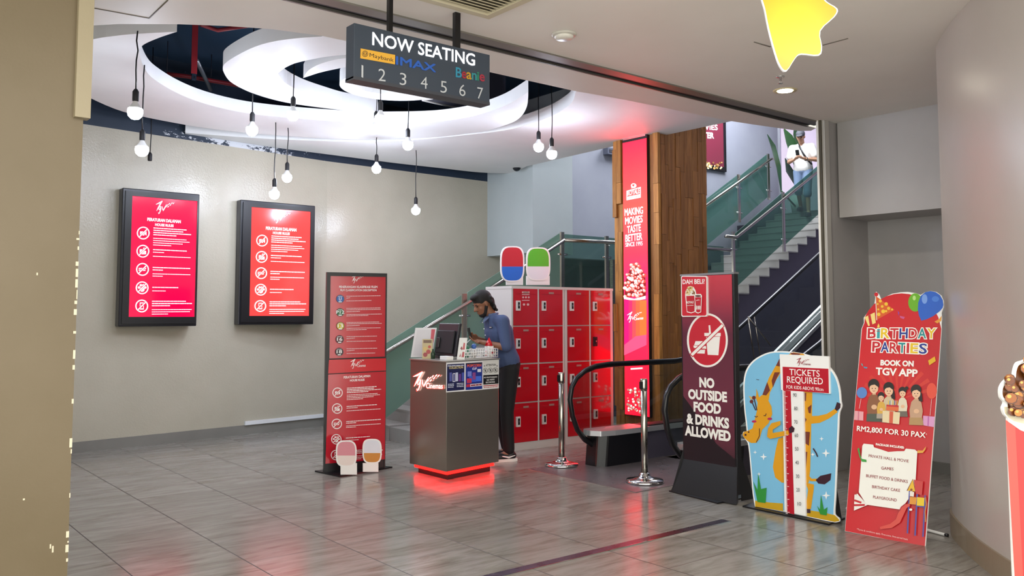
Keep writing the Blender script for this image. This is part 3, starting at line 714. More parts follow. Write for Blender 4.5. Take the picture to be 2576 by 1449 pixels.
sm.build('stem', t)
MB().lathe(bse - V((0, 0, .02)), [(.16, 0), (.21, .34), (.19, .34), (.17, .30), (0, .3)], mat('d8d8d4', .4)).build('pot', t)
# ------------------------------------------------------------------ skirting trunking
MB().obox((4.24, 10.12 + .13333 * 3.34 - .034, .116), (1.14, .152, 0), (-.004, .032, 0), (0, 0, .046), mat('e4e6e8', .4)).build('cable_trunking', None, 'white cable trunking lying on the grey skirting of the back wall', 'cable cover')
# ------------------------------------------------------------------ house rules: two wall displays
def quadmap(q):
    (a, b, c, d) = q                      # TL TR BR BL
    return lambda u, v: ((a[0] * (1 - u) + b[0] * u) * (1 - v) + (d[0] * (1 - u) + c[0] * u) * v, (a[1] * (1 - u) + b[1] * u) * (1 - v) + (d[1] * (1 - u) + c[1] * u) * v)
def rules(P, q, ic, c, bg, heads, vs, rad, ends, h, uic=.19, ut=.345, dv=.017, first=0):
    g = quadmap(q)
    for t, v, u0, u1, cap in heads: P.text(t, g(u0, v), g(u1, v), cap, c, .035)
    for i, v in enumerate(vs):
        x, y = g(uic, v); icon(P, x, y, rad, i, c, bg)
        for k, (dy, e) in enumerate(ends[i]):
            P.words(g(ut, v + dy * dv), g(e, v + dy * dv), h * (1 if dy < ends[i][len(ends[i]) // 2][0] else .75), c, i * 9 + k)
EN = [[(-2.6, .85), (-1.5, .80), (-.4, .92), (.7, .70), (2.4, .86), (3.5, .90), (4.6, .80), (5.7, .62)], [(-.8, .86), (.4, .52), (2.4, .92)], [(-.9, .92), (.3, .5), (2.2, .92), (3.3, .5)], [(-.1, .74), (1.6, .55)], [(-2.1, .86), (-1., .96), (.1, .62), (2.0, .95), (3.1, .93), (4.2, .6)]]
def wall_display(fr, scr, Yf, ecol, label, wallY):
    pl = Plane((0, Yf, 0), (1, 0, 0)); a = [pl.ab(p) for p in fr]; x0 = (a[0][0] + a[3][0]) / 2; x1 = (a[1][0] + a[2][0]) / 2; z0 = (a[2][1] + a[3][1]) / 2; z1 = (a[0][1] + a[1][1]) / 2
    t = thing('wall_display', (x0, Yf, z0), label, 'display', 'house rules displays on the back wall')
    MB().box((x0, Yf, z0), (x1, wallY, z1), mat('12131c', .3)).build('cabinet', t, bevel=.01)
    s = [pl.ab(p) for p in scr]
    m = MB()
    ic = [(s[0][0] + s[3][0]) / 2, (s[1][0] + s[2][0]) / 2, (s[2][1] + s[3][1]) / 2, (s[0][1] + s[1][1]) / 2]
    for bx in (((x0 + .03, z0 + .03), (ic[0], z1 - .03)), ((ic[1], z0 + .03), (x1 - .02, z1 - .03)), ((ic[0], z0 + .03), (ic[1], ic[2])), ((ic[0], ic[3]), (ic[1], z1 - .03))):
        m.box((bx[0][0], Yf - .018, bx[0][1]), (bx[1][0], Yf, bx[1][1]), m_blk)
    m.build('bezel', t)
    P = Print(Plane((0, Yf - .004, 0), (1, 0, 0)), .0008); em = mat(ecol, .12, 0, 1.0, coat=.8); w_ = mat('fff2f6', .2, 0, 1.1)
    P.pab([(ic[0], ic[2]), (ic[1], ic[2]), (ic[1], ic[3]), (ic[0], ic[3])], em)
    g = quadmap(scr); lx, ly = g(.38, .135); P.logo(lx, ly, (scr[1][0] - scr[0][0]) * .31, w_, .0, False)
    rules(P, scr, 0, w_, em, [('PERATURAN DALAMAN', .198, .25, .76, 7.6), ('HOUSE RULES', .235, .37, .65, 6)], (.302, .453, .604, .757, .908), (scr[1][0] - scr[0][0]) * .098, EN, 2.1)
    P.build('screen_image', t)
wall_display([(310, 472), (505, 489), (492, 820), (296, 822)], [(331, 492), (495, 507), (489, 796), (324, 798)], 10.22, 'f0003c', 'deep crimson house rules screen in a black cabinet, the one nearer the entrance pier', 10.45)
wall_display([(606, 504), (795, 516), (787, 815), (598, 818)], [(633, 521), (783, 533), (774, 794), (625, 795)], 10.42, 'f03a38', 'orange-red house rules screen in a black cabinet, the one nearer the stairs', 10.62)
# ------------------------------------------------------------------ film rating stand
A, B = aZ(815, 1191), aZ(969, 1179); ps = Plane(A, B - A); wd = (B - A).length; HS = 1.89
t = thing('sign_stand', (A + B) / 2, 'tall red film classification sign stand with a black frame in front of the stairs', 'sign stand')
def sbox(pl, a0, a1, b0, b1, o0, o1, m, mb=None):
    mb = mb or MB(); mb.obox(pl.xyz(a0, b0, o0), pl.u * (a1 - a0), pl.n * (o1 - o0), pl.v * (b1 - b0), m); return mb
fm = MB(); sbox(ps, 0, .035, 0, HS, -.045, 0, m_blk, fm); sbox(ps, wd - .012, wd, 0, HS, -.045, 0, m_blk, fm); sbox(ps, .035, wd - .012, HS - .035, HS, -.045, 0, m_blk, fm); sbox(ps, .035, wd - .012, 0, .12, -.045, -.01, m_blk, fm); fm.build('frame', t)
sbox(ps, .035, wd - .012, .12, HS - .035, -.04, -.012, m_blkm).build('backing', t)
q = [aZ(x, y, 0) for x, y in ((792, 1187), (855, 1201), (987, 1177), (915, 1167))]; MB().prism(q, (0, 0, .012), m_blk).build('base_plate', t)
pp = Plane(A - ps.n * .01, ps.u); P = Print(pp, .0006); rd = mat('c41a2c', .14, coat=.5); rd2 = mat('d0202c', .16); rd3 = mat('c2142a', .14, coat=.5)
q1 = [(831, 690), (971, 692), (969, 897), (827, 902)]; P.poly(q1, rd); g = quadmap(q1)
P.logo(885, 713, 33, 'f4ecec', 0, False)
P.text('PENERANGAN KLASIFIKASI FILEM', (853, 724.5), (949, 724.5), 5.4, 'f4ecec', .03); P.text('FILM CLASSIFICATION DESCRIPTION', (856, 732.5), (947, 732.5), 4.8, 'f4ecec', .03)
for i, (x, y, col, s_) in enumerate(((855.5, 752, '2a62b0', 'U'), (855.4, 785.6, '2f6b45', 'P12'), (856, 820, 'cdb820', '13'), (854, 853.6, '5a2c30', '16'), (853, 885, '2b2226', '18'))):
    P.disc(x, y, 10.3, '3a2a34'); P.disc(x, y, 9.2, col); w_ = 3.5 * len(s_)
    P.text(s_, (x - w_ + .5, y + 3.6), (x + w_ - .5, y + 3.6), 8, 'f6f6f4', .02); P.rect(x - 4, y + 6, x + 4, y + 8.6, 'f6f6f4'); P.line([(x - 6, y - 6.5), (x + 6, y - 6.5)], 1.3, 'd8d8d8')
    for k, (dy, e) in enumerate((((-7, 957), (-2, 880), (5, 934)), ((-10, 957), (-6.4, 957), (-1.5, 905), (5.5, 960), (9, 926)), ((-9, 953), (-5.4, 960), (-.4, 905), (5.6, 958), (10, 923)), ((-7, 948), (-2, 892), (5, 945)), ((-8, 948), (-3, 891), (4, 943)))[i]):
        P.words((871, y + dy + 1), (e, y + dy - .4), 1.5, 'e8c8cc', i * 5 + k)
q2 = [(827, 905), (970, 901), (970, 932), (825, 940)]; P.poly(q2, rd2); P.logo(881, 928, 38, 'f4ecec', -.06)
P.line([(826, 903.5), (970, 899)], 1.5, '3a0d12'); P.line([(825, 940.5), (970, 932.5)], 1.5, '3a0d12')
q3 = [(825, 942), (970, 934), (967, 1155), (818, 1166)]; P.poly(q3, rd3)
rules(P, q3, 0, mat('f4ecec', .4), rd3, [('PERATURAN DALAMAN', .055, .27, .73, 5.8), ('HOUSE RULES', .092, .38, .63, 5)], (.21, .388, .56, .733, .91), 13, EN, 1.9, .17, .33, .0155)
P.build('sign_print', t)
# two small cutouts standing at its foot
def cutout(name, pl, tab, head, m1, m2, label, grp, extra=None, h0=0.):
    """plain board with rounded top on a white tab; pixel boxes"""
    (x0, x1, yb, yt) = tab; t = thing(name, pl.at((x0 + x1) / 2, yb), label, 'cutout', grp); th = .012
    def arr(pts, o, d, m, nm):
        q = [pl.xyz(*pl.ab(p), o) for p in pts]; MB().prism(q, -pl.n * d, m).build(nm, t)
    arr([(x0, yb), (x1, yb), (x1, yt), (x0, yt)], 0, th, m_wht, 'tab')
    (cx, cy, rx, ry) = head
    ro = lambda k: [(cx + (rx - k) * math.copysign(abs(math.cos(a)) ** .6, math.cos(a)), cy + (ry - k) * math.copysign(abs(math.sin(a)) ** .6, math.sin(a))) for a in [2 * math.pi * i / 36 for i in range(36)]]
    arr(ro(0), .004, th, m_wht, 'board'); P = Print(Plane(pl.P + pl.n * .004, pl.u), .0008); P.poly(ro(3.2), m1)
    if m2: P.poly([(p[0], max(p[1], cy + ry * .15)) for p in ro(3.2)], m2)
    P.build('printed_face', t); return t
pc = Plane(aZ(876, 1194, .0125), ps.u)
cutout('small_cutout', pc, (857, 898, 1194, 1165), (871, 1141, 26, 33), 'd9909c', 'e9dcd6', 'small white cutout with a plain pink face at the rating sign foot', 'cutouts at the foot of the sign stand')
pc2 = Plane(aZ(935, 1187, .0125), ps.u)
cutout('small_cutout', pc2, (913, 952, 1187, 1165), (936, 1135, 24, 31), 'dfe3ee', 'c98a3c', 'small white cutout, pale face with brown lower edge, at the rating sign foot', 'cutouts at the foot of the sign stand')
# ------------------------------------------------------------------ reception counter
ct = V((4.49, 6.50, 0)); uu = V((.985, .165, 0)).normalized(); L = aZ(1030, 1166, .085); Rr = aZ(1255, 1162, .085)
cc = aZ(1122, 1188, .085); cc.z = 0; L.z = 0; Rr.z = 0; ea = L - cc; eb = Rr - cc; ZT = 1.068; Z0 = .085
t = thing('reception_counter', cc + (ea + eb) / 2, 'brushed steel ticket counter with a red underglow and posters near its top', 'counter')
m = MB(); m.obox(cc + V((0, 0, Z0)), ea, eb, (0, 0, ZT - Z0 - .012), m_counter); m.build('body', t, bevel=.006)
m = MB(); m.obox(cc + V((0, 0, ZT - .012)) - (ea + eb) * .012, ea * 1.024, eb * 1.024, (0, 0, .012), mat('b9b4ac', .3, .8)); m.build('countertop', t)
ins = (ea + eb) * .10; m = MB(); m.obox(cc + ins, ea * .8, eb * .8, (0, 0, Z0), m_blkm); m.build('plinth', t)
lg = mat('ff0806', .5, 0, 11.); m = MB(); i2 = (ea + eb) * .055; o_ = cc + i2 + V((0, 0, .052))
m.obox(o_, ea * .89, eb * .03, (0, 0, .022), lg); m.obox(o_, ea * .03, eb * .89, (0, 0, .022), lg); m.obox(o_ + eb * .86, ea * .89, eb * .03, (0, 0, .022), lg); m.build('underglow_strip', t)
pL = Plane(L, cc - L); P = Print(Plane(L + pL.n * .012, cc - L), .001)
P.logo(1040, 983, 74, mat('ffd9d0', .4, 0, 1.8), .03, True, 1.02); lo = P.build('lit_logo', t)
P = Print(Plane(L + pL.n * .004, cc - L), .001); P.logo(1038, 984.5, 77, mat('ff2a18', .4, 0, 1.5), .03, True, 1.03); P.build('logo_backlight', t)
pR = Plane(cc, Rr - cc)
def poster(q, f, nm='poster'):
    P = Print(Plane(cc + pR.n * .001, Rr - cc), .0006); P.poly(q, 'e8e8ea'); f(P); return P.build(nm, t)
k = zf(960, 700, 3.37)
def p1(P):
    P.poly(k((555, 730), (702, 722), (700, 945), (553, 958)), '1f2350'); P.text('COLLECTION', k((572, 769))[0], k((690, 763))[0], 5.5, 'd8c68a', .03); P.words(k((560, 748))[0], k((696, 742))[0], 2.6, 'c8cce0', 4)
    for i, c in enumerate(('5a62a8', '8b93d0', 'c9cfe8', '6a3f8f', '4a58b0')): x = 575 + i * 26; P.poly(k((x, 800 + (i % 2) * 12), (x + 20, 798 + (i % 2) * 12), (x + 20, 872), (x, 875)), c)
    P.poly(k((602, 806), (624, 804), (624, 878), (602, 880)), 'd9dcf0'); P.poly(k((607, 812), (619, 811), (619, 872), (607, 873)), '39407c')
    for y in (902, 915, 928): P.words(k((562, y))[0], k((612, y - 3))[0], 1.8, 'd8dcf0', y); P.words(k((636, y - 6))[0], k((692, y - 9))[0], 1.8, 'd8dcf0', y + 1)
def p2(P):
    P.poly(k((713, 720), (853, 712), (853, 938), (712, 948)), '23368f'); P.poly(k((713, 720), (853, 712), (853, 730), (713, 736)), '1a1d3c')
    P.text('POPCORN', k((726, 754))[0], k((844, 747))[0], 6.5, 'e0603a', .04); P.text('CUP', k((768, 776))[0], k((806, 773))[0], 5, 'e8e4f4', .04)
    for x, y, w_, h_, c in ((728, 790, 34, 44, '7a86d8'), (740, 830, 60, 50, '3f62d0'), (812, 770, 30, 26, 'e6e6f2'), (800, 830, 44, 44, '4a72e0'), (722, 850, 40, 40, 'c43a5a'), (770, 800, 26, 60, '8f4a8c')): P.poly(k((x, y), (x + w_, y - 2), (x + w_, y + h_ - 2), (x, y + h_)), c)
    P.poly(k((718, 900), (850, 888), (850, 912), (718, 924)), 'd8d0d8'); P.poly(k((718, 900), (750, 897), (750, 921), (718, 924)), 'c0304a'); P.words(k((756, 914))[0], k((846, 905))[0], 3, '8a1f30', 3)
def p3(P):
    P.poly(k((861, 700), (992, 690), (990, 815), (861, 822)), 'd8d8d4'); P.text('ATTENTION', k((884, 746))[0], k((968, 741))[0], 5, '2a2a2a', .03)
    for x in (866, 972): P.poly(k((x, 747), (x + 6, 735), (x + 12, 747)), '2a2a2a')
    for x, y in ((879, 783), (922, 780), (964, 777)): a, b = k((x, y))[0]; P.ring(a, b, 6.2, .9, '3a3a3a'); P.line([(a - 3.8, b - 3.8), (a + 3.8, b + 3.8)], .9, '3a3a3a'); P.rect(a - 2, b - 3, a + 2, b + 3, '6a6a6a')
    P.poly(k((861, 822), (991, 815), (990, 893), (861, 902)), '17171a')
    for i, (s_, a, b) in enumerate((('NO PHOTOGRAPHY', 866, 980), ('NO VIDEO', 890, 956), ('RECORDING', 882, 958))): y = 848 + i * 21; P.text(s_, k((a, y))[0], k((b, y - 6))[0], 3.6, 'e8e8e8', .02)
    P.poly(k((861, 902), (990, 893), (990, 928), (861, 938)), 'ecebe8'); P.poly(k((861, 910), (990, 900), (990, 907), (861, 917)), 'b02030'); P.words(k((864, 930))[0], k((986, 920))[0], 1.6, 'b02030', 9)
poster(k((547, 700), (708, 692), (706, 957), (546, 968)), p1); poster(k((708, 693), (858, 685), (857, 945), (707, 957)), p2); poster(k((857, 686), (995, 678), (994, 932), (857, 944)), p3)
# ------------------------------------------------------------------ things on the counter
def on(x, y): p = aZ(x, y, ZT); return p
ux = (cc - L).normalized(); uy = (Rr - cc).normalized(); toC = V((-.62, -.78, 0))
sx = rt.copy()
def upright(name, x0, x1, yb, yt, base, lean, m, label, cat, th=.012, art=None, shear=0.):
    """a leaning card standing at base pixel row yb"""
    a = on(x0, yb); b = on(x1, yb); u = (b - a).normalized(); n = u.cross(V((0, 0, 1))); v = (V((0, 0, 1)) - n * lean + u * shear).normalized(); pl = Plane(a, u, v); pl.n = n
    hh = pl.ab(((x0 + x1) / 2, yt))[1]; w_ = (b - a).length; t = thing(name, a, label, cat)
    mb = MB(); mb.obox(a, u * w_, -n * th, v * hh, m); mb.build('card', t); s = MB(); s.obox(a + u * w_ * .3, u * w_ * .4, -n * (hh * .35), V((0, 0, .006)), m); s.obox(a + u * w_ * .45 - n * th + v * .0, u * w_ * .1, -n * .006, v * hh * .7, m); s.build('easel_foot', t)
    if art:
        P = Print(Plane(a + n * .001, u, v), .0006); P.pl.n = n; art(P, w_, hh); P.build('printed_sheet', t)
    return t
def white_stand_art(P, w, h): P.pab([(.02, .02), (w - .02, .02), (w - .02, h - .02), (.02, h - .02)], 'cfcbcd'); P.pab([(w - .035, .25 * h), (w - .012, .5 * h), (w - .012, h - .015), (w - .05, h - .015)], 'c04050')
upright('menu_stand', 1033, 1087, 899, 826, 0, .12, mat('d9d6d6', .4), 'large plain white menu stand at the counter corner towards the stairs', 'menu stand', .02, white_stand_art, .14)
def leaf_art(P, w, h):
    P.pab([(0, 0), (w, 0), (w, h), (0, h)], 'b8a678'); P.pab([(.01, h * .80), (w - .01, h * .80), (w - .01, h * .95), (.01, h * .95)], '6a4a34')
    for a, b, c, r in ((.3, .5, 'c8a860', .2), (.6, .35, 'a02a2c', .22), (.3, .2, '8f2026', .22), (.7, .6, 'b03a2c', .15)): P.pab([(w * (a + r * math.cos(i)), h * b + w * r * math.sin(i)) for i in [j * .5236 for j in range(12)]], c)
upright('leaflet_holder', 1062, 1088, 902, 853, 0, .05, mat('c9c4ba', .3), 'tan leaflet holder with popcorn picture in front of the white menu stand', 'leaflet holder', .02, leaf_art)
upright('flyer_stand', 1149, 1169, 904, 850, 0, .1, mat('dcdcda', .3), 'clear flyer stand with red pictures beside the black monitor', 'flyer stand', .03, lambda P, w, h: [P.pab([(0, 0), (w, 0), (w, h), (0, h)], 'd8d8d4'), P.pab([(.02, h * .5), (w * .5, h * .42), (w * .55, h * .5), (.03, h * .62)], '7a2a34'), P.pab([(w * .55, h * .45), (w * .85, h * .45), (w * .8, h * .75), (w * .6, h * .78)], 'b84a50'), P.pab([(.02, h * .12), (w * .45, h * .12), (w * .4, h * .3), (.03, h * .3)], '8a3038'), P.pab([(w * .55, h * .1), (w * .9, h * .1), (w * .85, h * .35), (w * .6, h * .35)], 'a84048')], .12)
p = on(1118, 903); t = thing('cash_register_monitor', p, 'black point-of-sale monitor seen from behind on the counter', 'monitor')
a = on(1093, 899); b = on(1143, 903); u = (b - a).normalized(); n = u.cross(V((0, 0, 1))); v = (V((0, 0, 1)) - n * .16).normalized()
hh = .318; m = MB(); m.obox(a + V((0, 0, .02)), u * (b - a).length, -n * .035, v * hh, mat('24242a', .45)); m.build('screen_shell', t, bevel=.008)
m = MB(); m.obox(a + V((0, 0, .05)) + u * .03, u * ((b - a).length - .06), n * .02, v * (hh - .1), m_blkm); m.obox(a + V((0, 0, .10)) + u * .055, u * .06, n * .028, v * .10, m_blk); m.build('rear_housing', t, bevel=.006)
m = MB(); m.obox(a + u * .05 - n * .10, u * .13, n * .16, V((0, 0, .022)), m_blk); m.build('foot', t, bevel=.005)
a = on(1106, 905); MB().obox(a + V((0, 0, .0005)), u * .13, -n * .07, V((0, 0, .035)), mat('eeeeec', .4)).build('white_box', None, 'small plain white box in front of the black monitor on the counter edge', 'box', bevel=.004)
p = on(1089, 902); MB().lathe(p, [(.02, 0), (.021, .05), (.01, .07), (.008, .09), (0, .092)], mat('27402c', .3), 12).build('small_bottle', None, 'tiny dark green bottle between the leaflet holder and the monitor', 'bottle')
# toy tray
a = on(1174, 903) + V((0, 0, .002)); b = on(1252, 899) + V((0, 0, .002)); u = (b - a).normalized(); n = u.cross(V((0, 0, 1))); w_ = (b - a).length; d_ = .17
t = thing('wire_basket', a, 'white wire basket with printed rim on the counter in front of the man', 'basket')
m = MB(); hB = .085
for k_ in range(15):
    f = k_ / 14; m.tube([a + u * w_ * f, a + u * w_ * f + V((0, 0, hB))], .003, m_wht, 5); m.tube([a - n * d_ + u * w_ * f, a - n * d_ + u * w_ * f + V((0, 0, hB))], .003, m_wht, 5)
for z in (.004, .03, .058, hB):
    q = [a + V((0, 0, z)), a + u * w_ + V((0, 0, z)), a + u * w_ - n * d_ + V((0, 0, z)), a - n * d_ + V((0, 0, z)), a + V((0, 0, z))]; m.tube(q, .0035, m_wht, 5)
m.build('wire_frame', t); m = MB(); m.obox(a + V((0, 0, .001)) + u * .006 - n * .006, u * (w_ - .012), -n * (d_ - .012), V((0, 0, .004)), mat('cfcac4', .6)); m.build('tray', t)
R = random.Random(4)
for i in range(22):
    m = MB(); x = R.uniform(.01, w_ - .03); m.obox(a + u * x - n * .012 + V((0, 0, R.uniform(.006, .06))), u * R.uniform(.012, .03), -n * .01, V((0, 0, R.uniform(.012, .024))), mat(R.choice(('d8d4ce', 'c8c4be', 'a8a49e', '6a6662', 'b02a38', 'e6e2dc')), .5)); m.build('small_packet', t)
# toy house and two plain toys in the basket
p = a + u * (w_ * .86) - n * .06 + V((0, 0, .006)); t = thing('toy_house', p, 'little white toy house with a pointed red roof in the wire basket', 'toy')
MB().box((p.x - .032, p.y - .032, p.z), (p.x + .032, p.y + .032, p.z + .105), m_wht).build('walls', t, bevel=.004); MB().lathe(p + V((0, 0, .105)), [(.052, 0), (.03, .04), (0, .085)], m_red, 4).build('roof', t)
MB().obox(p + V((-.036, -.015, .01)), (0, .03, 0), (.004, 0, 0), (0, 0, .045), mat('c0303a', .4)).build('door', t)
p = a + u * (w_ * .34) - n * .05 + V((0, 0, .006)); t = thing('toy_figure', p, 'small plain blue and white peg toy in the wire basket', 'toy'); MB().lathe(p, [(.022, 0), (.024, .05), (.014, .08), (.0, .085)], m_wht, 12).build('body', t); MB().ell(p + V((0, 0, .105)), .026, mat('3a62a8', .4), 12, 8).build('head', t)
p = a + u * (w_ * .22) - n * .1 + V((0, 0, .006)); MB().lathe(p, [(.03, 0), (.036, .04), (.028, .09), (.014, .115), (0, .12)], mat('2c7a58', .4), 14).build('toy_figure', None, 'small rounded green toy in the wire basket beside the blue one', 'toy')
# white pen cable from the till
MB().tube([on(1152, 896) + V((0, 0, .02)), on(1170, 890) + V((0, 0, .10)), on(1189, 888) + V((0, 0, .17))], .004, m_wht, 6).build('selfie_stick', None, 'thin white rod sticking up beside the wire basket', 'rod')
# ------------------------------------------------------------------ lockers
YL = 7.43; ZLK = aY(1290, 719, YL).z
def lx(x): return aY(x, 900, YL).x
DX = [(lx(1291.5), lx(1352)), (lx(1357), lx(1415)), (lx(1428), lx(1482)), (lx(1487), lx(1535))]
rowz = [(aY(1291, a, YL).z, aY(1291, b, YL).z) for a, b in ((726, 819), (822, 914.5), (918, 1013), (1016.5, 1115))]
YB2 = max(7.9, min(8.2, aX(1237, 717, lx(1287)).y))
m_lock = mat('c8c6c2', .4); m_door = mat('b80c1c', .16, coat=.7)
def locker(x0, x1, cols, label, first):
    t = thing('locker_unit', ((x0 + x1) / 2, YL + .2, 0), label, 'locker', 'red locker units')
    m = MB(); m.box((x0, YL + .012, .0), (x1, YB2, ZLK), m_lock); m.box((x0, YL, 0), (x1, YL + .012, .085), m_lock); m.box((x0 - .004, YL - .006, ZLK - .03), (x1 + .004, YB2, ZLK), m_lock)
    for a in [x0] + [cols[0][1]] + [cols[1][1]]: pass
    m.box((x0, YL, .085), (cols[0][0] - .004, YL + .012, ZLK - .03), m_lock); m.box((cols[0][1] + .004, YL, .085), (cols[1][0] - .004, YL + .012, ZLK - .03), m_lock); m.box((cols[1][1] + .004, YL, .085), (x1, YL + .012, ZLK - .03), m_lock)
    m.build('cabinet', t)
    for ci, (a, b) in enumerate(cols):
        proto = None
        for ri, (zt, zb) in enumerate(rowz):
            d = MB(); d.box((a, YL - .006, zb), (b, YL + .012, zt), m_door); d.box((a + .03, YL - .009, zt - .055), (b - .03, YL - .006, zt - .05), m_door); do = d.build('door', t, bevel=.003)
            l = MB(); zc = zb + (zt - zb) * .54; l.box((a + .030, YL - .026, zc - .055), (a + .082, YL - .006, zc + .055), m_blkm if (first == 0 and ci == 1 and ri == 1) else mat('d6d4d0', .35)); l.box((a + .045, YL - .031, zc - .032), (a + .068, YL - .026, zc + .038), m_blk); l.box((a + .049, YL - .034, zc - .004), (a + .064, YL - .031, zc + .012), m_chrome); l.build('lock', do)
            n = MB(); xm = (a + b) / 2; zn = zt - .042; n.box((xm - .038, YL - .009, zn - .011), (xm + .038, YL - .006, zn + .011), mat('9a7a72', .5)); n.build('number_plate', do)
    if first:
        P = Print(Plane((0, YL - .0075, 0), (1, 0, 0)), .0008)
        for y in (741, 755.5): P.line([(1313, y), (1332, y)], 1.6, 'e0c8c8')
        P.words((1313, 738), (1332, 738), 5, 'cf9a9a', 1)
        for i in range(3): P.disc(1316 + i * 7, 748, 2.4, 'd8b0b0')
        for i in range(2): P.disc(1318 + i * 10, 766, 3, 'd8b0b0')
        P.build('notice', t)
    return t
locker(lx(1287), lx(1420), DX[:2], 'two-column red locker unit nearer the counter, with a pale grey frame and a notice', 1)
locker(lx(1421.5), min(lx(1542), 7.66), DX[2:], 'two-column red locker unit beside the wooden pillar, mirror-bright doors', 0)
pk = Plane((0, YL + .22, 0), (1, 0, 0)); pk.P = V((0, YL + .22, ZLK))
cutout('character_board', pk, (1274, 1316, 717, 690), (1289, 664, 30, 45), 'c8323c', '2f6fd0', 'white-edged cardboard cutout in plain red over blue on top of the lockers', 'cutouts on the lockers')
cutout('character_board', pk, (1325, 1383, 717, 694), (1354, 664, 30, 42), '5cb836', 'e9e9ee', 'white-edged cardboard cutout in plain green over white on top of the lockers', 'cutouts on the lockers')
# ------------------------------------------------------------------ stanchions
def stanchion(p, label, h=.91):
    t = thing('stanchion', p, label, 'barrier post', 'steel barrier posts at the escalator')
    MB().lathe(p, [(.0, 0), (.165, 0), (.168, .012), (.160, .026), (.10, .036), (.055, .05), (.047, .075), (.04, .085)], m_chrome, 36).build('base', t)
    MB().lathe(p + V((0, 0, .05)), [(.030, 0), (.030, h - .11), (.0285, h - .11)], m_steel, 20).build('post', t)
    MB().lathe(p + V((0, 0, h - .10)), [(.033, 0), (.034, .02), (.034, .09), (.030, .10), (0, .10)], m_steel, 20).build('belt_head', t)
    MB().box((p.x - .040, p.y - .018, h - .085), (p.x - .03, p.y + .018, h - .02), m_blk).build('belt_slot', t); return t
a = aZ(1413, 1171, .006); b = aZ(1622, 1213, .006)
stanchion(a, 'steel barrier post standing closer to the ticket counter and the lockers'); stanchion(b, 'steel barrier post standing closer to the black no-food sign')
# ------------------------------------------------------------------ no food sign
XN = 5.75; pn = Plane((XN, 0, 0), (0, -1, 0))
t = thing('sign_stand', (XN, 4.56, 0), 'dark burgundy sign stand forbidding outside food and drinks, on a flared black base', 'sign stand')
y0, y1 = 4.835, 4.285
MB().box((XN, y1, .06), (XN + .055, y0, 1.822), m_blk).build('sign_body', t, bevel=.004)
MB().box((XN - .004, y1 - .004, 1.812), (XN + .059, y0 + .004, 1.828), mat('9a9a9c', .3, .8)).build('top_cap', t)
q = [aZ(x, y, 0) for x, y in ((1683, 1237), (1805, 1268), (1890, 1251), (1762, 1226))]
MB().prism(q, (0, 0, .01), m_blk).build('base_plate', t)
for yy, s_ in ((y0, 1), (y1, -1)):
    MB().prism([V((XN + .005, yy, .36)), V((XN + .005, yy + s_ * .0, .01)), V((XN - .09, yy + s_ * .055, .01))], (0, -s_ * .006, 0), m_blk).prism([V((XN + .05, yy, .36)), V((XN + .05, yy, .01)), V((XN + .22, yy, .01))], (0, -s_ * .006, 0), m_blk).build('gusset', t)
MB().prism([V((XN, y0, .28)), V((XN, y1, .28)), V((XN - .09, y1 - .05, .01)), V((XN - .09, y0 + .06, .01))], (.006, 0, 0), m_blk).build('skirt_plate', t)
mg2 = NT('burgundy_print', .2); sz = mg2.n('ShaderNodeSeparateXYZ'); mg2.l(mg2.pos, sz.inputs[0])
mg2.base(mg2.ramp(mg2.math('DIVIDE', sz.outputs[2], 1.85), [(.14, '1c1018'), (.24, '5a2434'), (.45, '6a2a3e'), (.72, '5e2238'), (.80, '8a2c44'), (.90, 'b83348'), (1, 'cf3a4a')])); mg2.b.inputs['Coat Weight'].default_value = .5
P = Print(Plane((XN - .001, 0, 0), (0, -1, 0)), .0008)
P.pab([(-y0 + .012, .26), (-y1 - .02, .26), (-y1 - .02, 1.808), (-y0 + .012, 1.808)], mg2.m)
P.pab([(-y0 + .012, .26), (-y1 - .02, .26), (-y1 - .02, .34), (-y1 - .2, .44), (-y1 - .36, .62), (-y0 + .012, .80)], '1d1018')
k = zf(1700, 680, 5.175); wc = 'f2efe8'
P.disc(1779.6, 856, 50, 'c62334', 66.5); P.ring(1779.6, 856, 51.5, 5, wc, 68)
P.poly(k((395, 868), (578, 862), (556, 1106), (416, 1100)), wc); P.poly(k((372, 815), (586, 815), (586, 858), (374, 856)), wc); P.poly(k((428, 716), (450, 714), (458, 815), (434, 815)), wc)
P.poly(k((258, 922), (360, 922), (360, 975), (240, 975)), wc); P.poly(k((230, 980), (395, 985), (398, 1022), (236, 1010)), wc); P.poly(k((262, 1034), (384, 1034), (378, 1085), (280, 1082)), wc)
P.line(k((200, 1112), (618, 708)), 11, 'c62334'); P.line(k((208, 1104), (614, 712)), 7, wc)
for s_, l, r, c in (('NO', (1761, 972.5), (1796.5, 975.5), 22), ('OUTSIDE', (1733, 1002), (1828.3, 1010.4), 22), ('FOOD', (1746.5, 1033.8), (1813, 1040.4), 22), ('& DRINKS', (1729, 1063.5), (1833.6, 1077), 22.5), ('ALLOWED', (1725, 1093.5), (1837.6, 1109.6), 22.5)):
    P.text(s_, l, r, c, wc, .05)
P.build('sign_print', t)
pd = Plane((XN - .022, 0, 0), (0, -1, 0)); rr_ = [(1716, 694), (1775, 694), (1778, 697), (1779, 793), (1776, 796.5), (1717, 797), (1714, 794), (1713, 697)]
MB().prism([pd.at(*p) for p in rr_], (.02, 0, 0), m_wht).build('small_placard', t)
P = Print(Plane((XN - .0228, 0, 0), (0, -1, 0)), .0008); P.poly([(1716.5, 696), (1774.5, 696.5), (1776.5, 699), (1777, 791), (1774, 794), (1718, 794.5), (1716, 792), (1715, 699)], 'cf2032')
P.text('DAH BELI?', (1717.5, 714.5), (1772.5, 713.5), 11, 'f6f4f0', .022)
